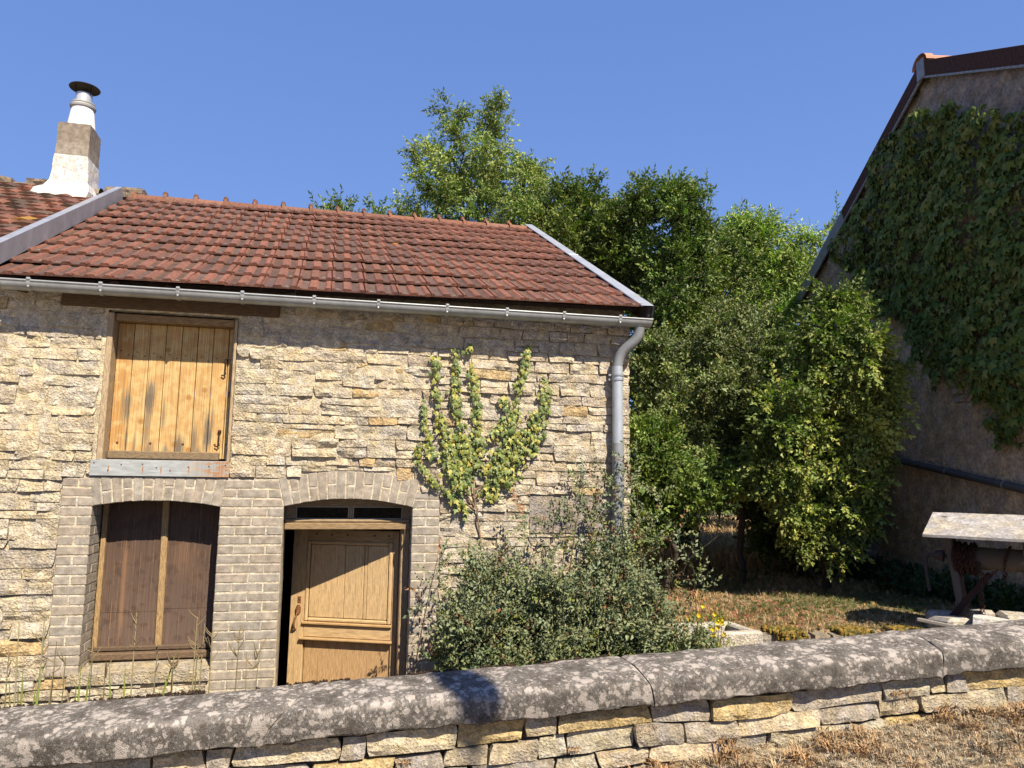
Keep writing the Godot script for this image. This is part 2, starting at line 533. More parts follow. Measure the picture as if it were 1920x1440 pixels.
# courses of stones over (u0..u1, v0..v1) that leave the given rectangles out; returns corner lists
func courses(u0: float, u1: float, v0: float, v1: float, blocked: Array, lo: float, hi: float, wmin: float, wmax: float, joint: float, wob := 0.012) -> Array:
	var out := []
	var v := v0
	var band := 0
	while v < v1 - 0.02:
		var h := rng.randf_range(lo, hi)
		if rng.randf() < 0.25: h = rng.randf_range(lo, lo + (hi - lo) * 0.35)
		if v + h > v1 - lo * 0.6: h = v1 - v
		var cuts := [u0, u1]
		for b in blocked:
			if b[3] > v + 0.005 and b[2] < v + h - 0.005:
				for e in [b[0], b[1]]:
					if e > u0 and e < u1: cuts.append(e)
		cuts.sort()
		for k in cuts.size() - 1:
			var a: float = cuts[k]
			var z: float = cuts[k + 1]
			if z - a < 0.03: continue
			var mid := (a + z) * 0.5
			var y0 := v
			var y1 := v + h
			for b in blocked:
				if mid > b[0] and mid < b[1] and b[3] > y0 and b[2] < y1:
					if b[2] <= y0 + 0.001 and b[3] >= y1 - 0.001: y1 = y0
					elif b[2] <= y0 + 0.001: y0 = b[3]
					else: y1 = b[2]
			if y1 - y0 < 0.028: continue
			var u := a
			while u < z - 0.01:
				var w := rng.randf_range(wmin, wmax) * clampf(0.55 + (y1 - y0) / hi * 0.7, 0.6, 1.3)
				if rng.randf() < 0.18: w *= 0.55
				if u + w > z - wmin * 0.7: w = z - u
				var j := joint * rng.randf_range(0.35, 1.1)
				var kinds := [[y0, y1]]
				if y1 - y0 > 0.095 and rng.randf() < 0.28:
					var s := y0 + (y1 - y0) * rng.randf_range(0.38, 0.62)
					kinds = [[y0, s], [s, y1]]
				for q in kinds:
					var f := func(x: float, y: float) -> float:
						var e := 1.0
						if y < v0 + 0.01 or y > v1 - 0.01: e = 0.3
						return y + wob * e * noise.get_noise_2d(x * 70.0, y * 900.0) * 1.7
					var lean := rng.randf_range(-0.012, 0.012)
					var lean2 := rng.randf_range(-0.012, 0.012)
					var l := u + j * 0.5
					var r := u + w - j * 0.5
					var g := j * 0.5
					out.append([Vector2(l - lean, f.call(l, q[0]) + g), Vector2(r - lean2, f.call(r, q[0]) + g), Vector2(r + lean2, f.call(r, q[1]) - g), Vector2(l + lean, f.call(l, q[1]) - g)])
				u += w
		v += h
		band += 1
	return out

func area_of(P: Array) -> float:
	return absf((P[2] - P[0]).cross(P[3] - P[1])) * 0.5

# a brick: a prism over four corners with a worn bevel round its face
func add_brick(m: MB, P: Array, F: Transform3D, front: float, depth: float, bevel := 0.005) -> void:
	var mid: Vector2 = (P[0] + P[1] + P[2] + P[3]) * 0.25
	var face := []
	var rim := []
	var back := []
	for p in P:
		var q: Vector2 = p + Vector2(rng.randf_range(-1, 1), rng.randf_range(-1, 1)) * 0.002
		var d := (mid - q)
		var i := q + Vector2(signf(d.x) * minf(bevel, absf(d.x)), signf(d.y) * minf(bevel, absf(d.y)))
		face.append(F * Vector3(i.x, i.y, front + rng.randf_range(-0.0012, 0.0012)))
		rim.append(F * Vector3(q.x, q.y, front - bevel * 0.8))
		back.append(F * Vector3(q.x, q.y, front - depth))
	m.quad(face[0], face[1], face[2], face[3])
	for k in 4:
		var l := (k + 1) % 4
		m.quad(rim[k], rim[l], face[l], face[k])
		m.quad(back[k], back[l], rim[l], rim[k])

func brick_mesh(P: Array, front: float, depth: float, col: Color, F := Transform3D.IDENTITY) -> ArrayMesh:
	var m := MB.new()
	m.col = col
	add_brick(m, P, F, front, depth)
	return m.mesh()

func rect(u0: float, u1: float, v0: float, v1: float) -> Array:
	return [Vector2(u0, v0), Vector2(u1, v0), Vector2(u1, v1), Vector2(u0, v1)]

func stone_color(x: float, y: float) -> Color:
	# cream to the left, greyer to the right, a few golden and a few grey blocks
	var t := clampf((x + 2.4) / 4.6, 0, 1)
	var c := Color(0.565, 0.48, 0.335).lerp(Color(0.52, 0.445, 0.33), t)
	if y < 2.4: c = c.lerp(Color(0.50, 0.43, 0.34), 0.4 * t)
	var k := rng.randf()
	if k < 0.05: c = c.lerp(Color(0.55, 0.38, 0.17), 0.75)
	elif k < 0.17: c = c.lerp(Color(0.46, 0.395, 0.315), 0.6)
	elif k < 0.42: c = c.lerp(Color(0.58, 0.51, 0.39), 0.6)
	return tint(c, 0.08, 0.03)

# ---------------------------------------------------------------- the cottage
const EAVE_L := Vector3(-2.5, 3.838, 0.235)
const EAVE_R := Vector3(2.58, 3.938, 0.225)
const RIDGE_L := Vector3(-2.5, 5.72, -3.2)
const RIDGE_R := Vector3(2.58, 6.03, -3.87)

func roof_at(s: float, t: float) -> Vector3:
	return EAVE_L.lerp(EAVE_R, s).lerp(RIDGE_L.lerp(RIDGE_R, s), t)

func arch_y(x: float, a: float, b: float, spring: float, rise: float) -> float:
	var c := (b - a) * 0.5
	var R := (c * c + rise * rise) / (2.0 * rise)
	var d := clampf(x - (a + b) * 0.5, -c, c)
	return spring + rise - R + sqrt(R * R - d * d)

func in_opening(x: float, y: float, g := 0.0) -> bool:
	if x > -1.74 - g and x < -0.80 + g and y > 2.45 and y < 3.70: return true
	if x > -1.742 and x < -0.848 and y > 1.0 and y < 2.42: return true
	if x > -0.37 and x < 0.636 and y < 2.42: return true
	return false

func tile_mesh(L: float, sd: int) -> ArrayMesh:
	rng.seed = sd
	var m := MB.new()
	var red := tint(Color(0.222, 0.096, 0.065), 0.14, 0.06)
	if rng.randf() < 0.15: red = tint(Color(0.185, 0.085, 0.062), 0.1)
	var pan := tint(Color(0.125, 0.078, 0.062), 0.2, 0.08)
	var w := 0.262
	var prof := [[0.0, 0.004], [0.004, 0.016], [0.018, 0.018], [0.030, 0.002], [0.084, 0.001], [0.098, 0.018], [0.148, 0.019], [0.164, 0.002], [0.210, 0.001], [0.226, 0.018], [0.256, 0.017], [w, 0.006]]
	var lift := 0.035
	for i in prof.size() - 1:
		var x0: float = prof[i][0]; var z0: float = prof[i][1]; var x1: float = prof[i + 1][0]; var z1: float = prof[i + 1][1]
		var is_pan := (i == 3 or i == 7)
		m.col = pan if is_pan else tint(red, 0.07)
		var up := L
		# the pans are scooped: they rise to the level of the ribs towards the upper end
		var y0 := 0.0
		var A := Vector3(x0, y0, z0 + lift); var B := Vector3(x1, y0, z1 + lift)
		var k := L * 0.66
		var e0 := lift * (1 - k / L)
		var C := Vector3(x1, k, z1 + e0); var D := Vector3(x0, k, z0 + e0)
		m.quad(A, B, C, D)
		if is_pan and rng.randf() < 0.30:
			# a pale fleck of lime or lichen in the pan
			var keep := m.col
			m.col = tint(Color(0.55, 0.50, 0.40), 0.15)
			var fx := rng.randf_range(x0 + 0.004, x1 - 0.03)
			var fy := rng.randf_range(0.02, 0.09)
			var slope := lift / L
			var fz := z0 + lift + 0.0022
			m.quad(Vector3(fx, fy, fz - fy * slope), Vector3(fx + 0.026, fy - 0.006, fz - (fy - 0.006) * slope), Vector3(fx + 0.028, fy + 0.004, fz - (fy + 0.004) * slope), Vector3(fx + 0.008, fy + 0.012, fz - (fy + 0.012) * slope))
			m.col = keep
		if sd == 950 and i == 5: m.col = Color(0.42, 0.19, 0.03)
		m.col = tint(m.col, 0.1)
		m.quad(D, C, Vector3(x1, up, maxf(z1, 0.012)), Vector3(x0, up, maxf(z0, 0.012)))
		m.col = tint(red, 0.08)
		m.quad(Vector3(x0, y0, lift - 0.010), Vector3(x1, y0, lift - 0.010), B, A)
	m.quad(Vector3(0, L, -0.01), Vector3(0, 0, lift - 0.014), Vector3(0, 0, lift + 0.004), Vector3(0, L, 0.004))
	m.quad(Vector3(w, 0, lift - 0.014), Vector3(w, L, -0.01), Vector3(w, L, 0.004), Vector3(w, 0, lift + 0.004))
	return m.mesh()

func slab(m: MB, x0: float, x1: float, y0: float, y1: float, z0: float, z1: float) -> void:
	box(m, Vector3((x0 + x1) / 2, (y0 + y1) / 2, (z0 + z1) / 2), Vector3(x1 - x0, y1 - y0, z1 - z0), 0.001)

func cottage() -> void:
	var h := thing("stone_cottage", "cream rubble stone cottage with red tiled roof and grey brick door and window arches", "house", Vector3(0, 0, -1.8))
	rng.seed = 77
	# ---- the body of the walls
	var m := MB.new()
	m.col = Color(0.40, 0.35, 0.26)
	slab(m, -2.62, -1.752, 0, 3.84, -0.5, -0.06)
	slab(m, -1.752, -0.84, 0, 0.99, -0.5, -0.06)
	slab(m, -1.752, -0.84, 2.29, 2.44, -0.5, -0.06)
	slab(m, -1.752, -0.84, 3.70, 3.84, -0.5, -0.06)
	slab(m, -0.838, -0.38, 0, 3.84, -0.5, -0.06)
	slab(m, -0.38, 0.646, 2.32, 3.84, -0.5, -0.06)
	slab(m, 0.646, 2.53, 0, 3.84, -0.5, -0.06)
	slab(m, -2.62, 2.53, 0, 3.7, -7.1, -6.7)
	# gable walls follow the roof
	for x in [[-2.62, -2.3], [2.2, 2.535]]:
		var s: float = clampf((x[1] + 2.5) / 5.08, 0, 1)
		var top: Vector3 = roof_at(s, 1.0) + Vector3(0, -0.09, 0)
		var pts := [Vector3(0, 0, -0.52), Vector3(0, 3.8, -0.52), Vector3(0, top.y, top.z), Vector3(0, 3.7, -6.7), Vector3(0, 0, -6.7)]
		for k in pts.size():
			var a: Vector3 = pts[k]
			var b: Vector3 = pts[(k + 1) % pts.size()]
			m.away([Vector3(x[0], a.y, a.z), Vector3(x[1], a.y, a.z), Vector3(x[1], b.y, b.z), Vector3(x[0], b.y, b.z)], Vector3((x[0] + x[1]) / 2, 2.0, -3))
		for e in x:
			m.away([Vector3(e, 0, -0.52), Vector3(e, 3.8, -0.52), Vector3(e, top.y, top.z), Vector3(e, 3.7, -6.7), Vector3(e, 0, -6.7)], Vector3((x[0] + x[1]) / 2, 2.0, -3))
	# the wall head, up to the underside of the roof
	for e in [0.0, 1.0]:
		pass
	var wh := []
	for s in [0.0, 0.99]:
		var yy := 0.0
		var a := roof_at(s, 0.085) + Vector3(0, -0.075, 0)
		var b := roof_at(s, 0.20) + Vector3(0, -0.075, 0)
		var x: float = -2.62 if s == 0.0 else 2.53
		wh.append([Vector3(x, 3.8, a.z), Vector3(x, a.y, a.z), Vector3(x, b.y, b.z), Vector3(x, 3.8, b.z)])
	for k in 4:
		m.away([wh[0][k], wh[1][k], wh[1][(k + 1) % 4], wh[0][(k + 1) % 4]], (wh[0][0] + wh[1][2]) * 0.5)
	for e in wh: m.away(e.duplicate(), (wh[0][0] + wh[1][2]) * 0.5)
	part(h, "wall", m.mesh(), M.plaster)
	m = MB.new()
	m.col = Color(0.12, 0.10, 0.08)
	slab(m, -2.3, 2.2, -0.1, 0.12, -6.7, -0.5)
	slab(m, -2.3, 2.2, 2.34, 2.42, -6.7, -0.5)
	part(h, "floor", m.mesh(), M.plain)
	# ---- mortar skin of the front
	var st := 0.025
	var gx := int((2.535 + 2.62) / st)
	var gy := int((3.86) / st)
	m = MB.new()
	var mc := Color(0.58, 0.495, 0.35)
	var Z := []
	var K := []
	for i in gx + 1:
		var row := []
		var krow := []
		for j in gy + 1:
			var x := -2.62 + i * st
			var y := j * st
			var n1 := noise.get_noise_3d(x * 30, y * 40, 3)
			var n2 := noise.get_noise_3d(x * 200, y * 200, 8)
			var z := -0.012 + n1 * 0.026 + n2 * 0.010
			row.append(Vector3(x, y, z))
			krow.append(mc * (1.0 + n1 * 0.25))
		Z.append(row)
		K.append(krow)
	for i in gx:
		for j in gy:
			var c: Vector3 = (Z[i][j] + Z[i + 1][j + 1]) * 0.5
			if in_opening(c.x, c.y): continue
			if c.x > -1.94 and c.x < 0.84 and c.y < 2.32 and c.y > 1.0: continue
			m.col = K[i][j]
			m.quad(Z[i][j], Z[i + 1][j], Z[i + 1][j + 1], Z[i][j + 1])
	for j in gy:
		m.quad(Z[gx][j], Z[gx][j] + Vector3(0, 0, -0.1), Z[gx][j + 1] + Vector3(0, 0, -0.1), Z[gx][j + 1])
	part(h, "mortar", m.mesh(), M.mortar)
	# ---- rubble
	rng.seed = 5
	var blocked := [[-1.775, -0.79, 2.43, 3.71], [-2.075, -0.478, 3.715, 3.83], [-1.962, -1.73, 0.985, 2.42], [-1.81, -0.84, 0.93, 2.44], [-0.86, -0.37, 0.0, 2.435], [-0.38, 0.64, 0.0, 2.44], [-0.25, 0.50, 2.44, 2.50], [0.63, 0.864, 0.0, 2.335], [0.63, 0.70, 2.335, 2.44], [1.62, 2.28, 2.0, 2.33]]
	var S := courses(-2.62, 2.535, 0.35, 3.86, blocked, 0.066, 0.150, 0.16, 0.42, 0.009)
	S.sort_custom(func(a, b): return area_of(a) * (0.2 if a[0].y < 0.95 else 1.0) > area_of(b) * (0.2 if b[0].y < 0.95 else 1.0))
	var front: Node3D = h.get_node("mortar")
	var rest := MB.new()
	for i in S.size():
		var P: Array = S[i]
		var col := stone_color(P[0].x, P[0].y)
		var proud := rng.randf_range(0.0, 0.012)
		if rng.randf() < 0.08: proud += 0.010
		var rough := rng.randf_range(0.010, 0.022)
		if i < 299:
			part(front, "stone", stone_mesh(P, Transform3D.IDENTITY, proud, 0.05, rough, col), M.stone)
		else:
			rest.col = col
			add_stone(rest, P, Transform3D.IDENTITY, proud, 0.05, rough)
	part(front, "small_stones", rest.mesh(), M.stone).set_meta("kind", "stuff")
	var sl := stone_mesh(rect(1.628, 2.275, 2.008, 2.322), Transform3D.IDENTITY, 0.006, 0.05, 0.002, Color(0.33, 0.285, 0.235), 0.12)
	part(front, "slab", sl, M.stone, "smooth grey stone slab set into the rubble")
	brickwork(h)
	loft(h)
	low_window(h)
	door(h)
	tiles(h)
	rainwater(h)

func brickwork(h: Node3D) -> void:
	rng.seed = 12
	var base := Color(0.50, 0.435, 0.35)
	var m := MB.new()
	m.col = Color(0.66, 0.575, 0.43)
	slab(m, -1.952, -1.747, 0.99, 2.41, -0.25, -0.0035)
	slab(m, -0.843, -0.375, 0.1, 2.425, -0.25, -0.0035)
	slab(m, 0.641, 0.855, 0.1, 2.33, -0.25, -0.0035)
	var bw := part(h, "brick_bed", m.mesh(), M.mortar)
	var pitch := 0.0715
	var j := 0.009
	var put := func(P: Array, d: float):
		part(bw, "brick", brick_mesh(P, rng.randf_range(-0.001, 0.002), d, tint(base, 0.10, 0.03)), M.brick)
	# left pier, middle pier, right quoin; the two with a window or door on one side turn the corner into the reveal
	for r in range(-18, 20):
		var y0 := 0.987 + r * pitch + j * 0.5
		var y1 := y0 + pitch - j
		var even := posmod(r, 2) == 0
		if r >= 0:
			if even:
				put.call(rect(-1.955, -1.742, y0, y1), 0.10)
				add_side(bw, -1.742, -1, y0, y1, -0.115, -0.255, base)
			else:
				put.call(rect(-1.955, -1.854, y0, y1), 0.10)
				put.call(rect(-1.842, -1.742, y0, y1), 0.255)
		if y0 > 0.05 or true:
			var skew := maxf(0.0, y0 - 2.21) * 0.24
			var skew1 := maxf(0.0, y1 - 2.21) * 0.24
			var sk := maxf(0.0, y0 - 2.21) * 0.16
			var sk1 := maxf(0.0, y1 - 2.21) * 0.16
			var x0 := -0.846
			var x1 := -0.376
			var L0 := Vector2(x0 + sk, y0); var L1 := Vector2(x0 + sk1, y1)
			var R0 := Vector2(x1 - skew, y0); var R1 := Vector2(x1 - skew1, y1)
			if y1 > 2.43: continue
			var cuts := [-0.727, -0.496] if even else [-0.611]
			var a0 := L0
			var a1 := L1
			for q in cuts.size():
				put.call([a0, Vector2(cuts[q] - j * 0.5, y0), Vector2(cuts[q] - j * 0.5, y1), a1], 0.10 if q else 0.2)
				a0 = Vector2(cuts[q] + j * 0.5, y0)
				a1 = Vector2(cuts[q] + j * 0.5, y1)
			put.call([a0, R0, R1, a1], 0.255)
			if y1 < 2.345:
				var s2 := maxf(0.0, y0 - 2.21) * 0.24
				var s3 := maxf(0.0, y1 - 2.21) * 0.24
				if even:
					put.call([Vector2(0.637 + s2, y0), Vector2(0.858, y0), Vector2(0.858, y1), Vector2(0.637 + s3, y1)], 0.255)
				else:
					put.call([Vector2(0.637 + s2, y0), Vector2(0.742, y0), Vector2(0.742, y1), Vector2(0.637 + s3, y1)], 0.12)
					put.call(rect(0.754, 0.858, y0, y1), 0.10)
	# segmental arches: each second voussoir is two halves
	for q in [[-1.742, -0.846, 2.208, 0.042, 13, 0.205, 0.0], [-0.372, 0.636, 2.212, 0.064, 15, 0.222, 1.0]]:
		var a: float = q[0]; var b: float = q[1]
		var c := (b - a) * 0.5
		var rise: float = q[3]
		var R := (c * c + rise * rise) / (2.0 * rise)
		var ctr := Vector2((a + b) * 0.5, q[2] + rise - R)
		var half := asin(c / R)
		if q[6] == 0.0:
			half *= 1.0
		var n: int = q[4]
		var mm := MB.new()
		mm.col = Color(0.66, 0.575, 0.43)
		for i in n:
			var t0 := -half + 2 * half * i / n
			var t1 := -half + 2 * half * (i + 1) / n
			var ring := func(t: float, r: float) -> Vector2: return ctr + Vector2(sin(t), cos(t)) * r
			var top := func(t: float) -> float:
				return (2.428 - ctr.y) / cos(t) if q[6] == 0.0 else R + q[5]
			add_brick(mm, [ring.call(t0, R + 0.003), ring.call(t1, R + 0.003), ring.call(t1, top.call(t1) - 0.004), ring.call(t0, top.call(t0) - 0.004)], Transform3D.IDENTITY, -0.0035, 0.24, 0.001)
			var g := j * 0.5 / R
			var u0: float = t0 + g
			var u1: float = t1 - g
			if i % 2 == 0:
				put.call([ring.call(u0, R), ring.call(u1, R), ring.call(u1, top.call(u1)), ring.call(u0, top.call(u0))], 0.255)
			else:
				var mid: float = R + (0.105 + rng.randf_range(-0.012, 0.012)) * q[5] / 0.215
				put.call([ring.call(u0, R), ring.call(u1, R), ring.call(u1, mid - j * 0.5), ring.call(u0, mid - j * 0.5)], 0.255)
				put.call([ring.call(u0, mid + j * 0.5), ring.call(u1, mid + j * 0.5), ring.call(u1, top.call(u1)), ring.call(u0, top.call(u0))], 0.1)
		part(bw, "arch_bed", mm.mesh(), M.mortar)
	# the stone sill under the low window, sloped to shed water
	var s := MB.new()
	s.col = Color(0.44, 0.37, 0.26)
	var A := [Vector3(-1.81, 0.925, 0.022), Vector3(-0.848, 0.925, 0.022), Vector3(-0.848, 1.012, 0.018), Vector3(-1.81, 1.002, 0.018)]
	s.quad(A[0], A[1], A[2], A[3])
	s.quad(A[3], A[2], Vector3(-0.848, 1.042, -0.24), Vector3(-1.745, 1.036, -0.24))
	s.quad(A[1], A[0], Vector3(-1.81, 0.925, -0.1), Vector3(-0.848, 0.925, -0.1))
	s.quad(A[0], A[3], Vector3(-1.81, 1.002, -0.06), Vector3(-1.81, 0.925, -0.06))
	part(h, "window_sill", s.mesh(), M.stone)

func add_side(p: Node3D, x: float, _dir: int, y0: float, y1: float, z0: float, z1: float, base: Color) -> void:
	part(p, "brick", box_mesh(Vector3(x - 0.05, (y0 + y1) / 2, (z0 + z1) / 2), Vector3(0.1, y1 - y0, z0 - z1), 0.004, Basis.IDENTITY, tint(base, 0.1, 0.03)), M.brick)

func nail(parent: Node3D, called: String, at: Vector3, r: float, col: Color) -> void:
	var m := MB.new()
	m.col = col
	tube(m, [at - Vector3(0, 0, 0.002), at + Vector3(0, 0, 0.003), at + Vector3(0, 0, 0.005)], [r, r, r * 0.5], 8)
	part(parent, called, m.mesh(), M.plain)

func loft(h: Node3D) -> void:
	rng.seed = 31
	var L := MB.new()
	L.col = Color(0.15, 0.098, 0.058)
	box(L, Vector3(-1.278, 3.772, -0.08), Vector3(1.585, 0.112, 0.22), 0.008, Basis(Vector3(0, 0, 1), 0.004))
	var lt := part(h, "lintel_beam", L.mesh(), M.wood_across)
	lt.set_meta("label", "dark wooden lintel beam above the loft shutter")
	var s: Node3D = Node3D.new()
	s.name = "loft_shutter"
	h.add_child(s)
	s.set_meta("label", "ochre plank shutter with grey weather stains")
	var wood := Color(0.40, 0.265, 0.125)
	var gray := Color(0.48, 0.36, 0.22)
	part(s, "frame", box_mesh(Vector3(-1.7225, 3.115, -0.066), Vector3(0.044, 1.13, 0.148), 0.004, Basis.IDENTITY, gray), M.wood_up)
	part(s, "frame", box_mesh(Vector3(-0.809, 3.115, -0.066), Vector3(0.022, 1.13, 0.148), 0.004, Basis.IDENTITY, gray), M.wood_up)
	part(s, "frame", box_mesh(Vector3(-1.262, 3.653, -0.07), Vector3(0.872, 0.056, 0.10), 0.004, Basis.IDENTITY, Color(0.34, 0.22, 0.11)), M.wood_across)
	M.shutter_paint.uv1_scale = Vector3(1 / 0.886, -1 / 1.07, 1)
	M.shutter_paint.uv1_offset = Vector3(1.70 / 0.886, 3.625 / 1.07, 0)
	var x := -1.699
	for i in 8:
		var w := 0.118 if i < 7 else 0.056
		part(s, "board", box_mesh(Vector3(x + w / 2, 3.10, -0.138 + rng.randf_range(-0.002, 0.002)), Vector3(w - 0.0045, 1.05, 0.026), 0.003, Basis.IDENTITY, tint(Color(0.73, 0.71, 0.66), 0.05, 0.02)), M.shutter_paint)
		for k in 2:
			nail(s, "nail", Vector3(x + w * (0.28 + 0.45 * k), 3.405 - 0.03 * k - 0.004 * i, -0.1245), 0.0042, Color(0.03, 0.02, 0.015))
		if i in [0, 2, 4, 6, 7]:
			nail(s, "rivet", Vector3(x + w * 0.5, 2.688, -0.1245), 0.009, Color(0.16, 0.07, 0.03))
		x += w
	part(s, "bottom_rail", box_mesh(Vector3(-1.29, 2.594, -0.098), Vector3(0.80, 0.062, 0.07), 0.007, Basis.IDENTITY, Color(0.28, 0.20, 0.12)), M.wood_old)
	# hooks, keyhole plate and a pin
	for y in [3.36, 2.79]:
		var k := MB.new()
		k.col = Color(0.04, 0.025, 0.018)
		var hx := -0.885 if y > 3 else -0.90
		tube(k, [Vector3(hx, y, -0.122), Vector3(hx, y + 0.008, -0.105), Vector3(hx, y - 0.01, -0.10), Vector3(hx - 0.002, y - 0.09, -0.10), Vector3(hx + 0.004, y - 0.105, -0.10), Vector3(hx - 0.006, y - 0.118, -0.10), Vector3(hx - 0.03, y - 0.116, -0.11)], [0.006, 0.006, 0.006, 0.0055, 0.0055, 0.005, 0.005], 7)
		tube(k, [Vector3(hx - 0.012, y + 0.004, -0.112), Vector3(hx + 0.012, y + 0.004, -0.112)], [0.011, 0.011], 8)
		part(s, "hook", k.mesh(), M.rust)
	part(s, "keyhole_plate", box_mesh(Vector3(-0.838, 3.09, -0.122), Vector3(0.032, 0.05, 0.006), 0.002, Basis.IDENTITY, Color(0.22, 0.095, 0.05)), M.rust)
	part(s, "keyhole", box_mesh(Vector3(-0.838, 3.09, -0.1185), Vector3(0.008, 0.022, 0.003), 0.001, Basis.IDENTITY, Color(0.01, 0.01, 0.01)), M.plain)
	M.strip.uv1_scale = Vector3(1 / 0.99, -1 / 0.125, 1)
	M.strip.uv1_offset = Vector3(1.78 / 0.99, 2.555 / 0.125, 0)
	var zs := part(h, "sill_strip", box_mesh(Vector3(-1.285, 2.492, 0.012), Vector3(0.985, 0.119, 0.010), 0.002), M.strip)
	zs.set_meta("label", "galvanised metal strip with rust runs below the loft shutter")
	part(zs, "lip", box_mesh(Vector3(-1.265, 2.553, -0.055), Vector3(0.90, 0.006, 0.13), 0.001, Basis.IDENTITY, Color(0.42, 0.42, 0.42)), M.zinc_dull)
	for q in [0.03, 0.13, 0.22, 0.37, 0.47, 0.57, 0.70, 0.85, 0.97]:
		nail(zs, "nail", Vector3(-1.78 + q * 0.985, 2.50 + 0.03 * sin(q * 40.0), 0.017), 0.005, Color(0.13, 0.07, 0.04))
	for q in [[-2.34, 3.83], [-1.68, 3.855], [-1.30, 3.85], [-1.30 + 0.9, 3.86]]:
		var rm := MB.new()
		rm.col = Color(0.13, 0.085, 0.055)
		box(rm, Vector3(q[0], q[1], 0.05), Vector3(0.075, 0.075, 0.22), 0.01, Basis(Vector3(0, 0, 1), rng.randf_range(-0.3, 0.3)))
		part(h, "rafter_end", rm.mesh(), M.wood_old)

func low_window(h: Node3D) -> void:
	rng.seed = 41
	var w := Node3D.new()
	w.name = "boarded_window"
	h.add_child(w)
	w.set_meta("label", "arched window closed with flaking brown boards")
	var wood := Color(0.42, 0.28, 0.135)
	part(w, "frame", box_mesh(Vector3(-1.714, 1.68, -0.275), Vector3(0.036, 1.18, 0.07), 0.004, Basis.IDENTITY, wood), M.wood_up)
	part(w, "frame", box_mesh(Vector3(-0.868, 1.68, -0.285), Vector3(0.03, 1.18, 0.05), 0.004, Basis.IDENTITY, wood), M.wood_up)
	part(w, "mullion", box_mesh(Vector3(-1.276, 1.68, -0.272), Vector3(0.05, 1.12, 0.04), 0.006, Basis(Vector3(0, 0, 1), 0.012), wood), M.wood_up)
	M.panel_paint.uv1_scale = Vector3(1 / 0.86, -1 / 1.15, 1)
	M.panel_paint.uv1_offset = Vector3(1.70 / 0.86, 2.29 / 1.15, 0)
	for q in [[-1.697, -1.30, 1.385], [-1.253, -0.882, 1.405]]:
		var c := tint(Color(0.66, 0.66, 0.66), 0.05)
		part(w, "panel", box_mesh(Vector3((q[0] + q[1]) / 2, (q[2] + 2.31) / 2, -0.285), Vector3(q[1] - q[0], 2.31 - q[2] - 0.002, 0.014), 0.001, Basis.IDENTITY, c), M.panel_paint)
		part(w, "panel", box_mesh(Vector3((q[0] + q[1]) / 2, (q[2] + 1.13) / 2, -0.286), Vector3(q[1] - q[0], q[2] - 1.13 - 0.002, 0.014), 0.001, Basis.IDENTITY, c), M.panel_paint)
	for q in [[-1.716, -1.278], [-1.27, -0.882]]:
		part(w, "bottom_rail", box_mesh(Vector3((q[0] + q[1]) / 2, 1.122, -0.262), Vector3(q[1] - q[0], 0.034, 0.06), 0.006, Basis(Vector3(0, 0, 1), rng.randf_range(-0.006, 0.006)), Color(0.17, 0.115, 0.075)), M.wood_old)
	part(w, "sill_beam", box_mesh(Vector3(-1.30, 1.073, -0.232), Vector3(0.856, 0.054, 0.10), 0.008, Basis.IDENTITY, Color(0.20, 0.135, 0.085)), M.wood_old)
	part(w, "backing", box_mesh(Vector3(-1.30, 1.65, -0.32), Vector3(0.89, 1.3, 0.02), 0.002, Basis.IDENTITY, Color(0.05, 0.04, 0.03)), M.plain)

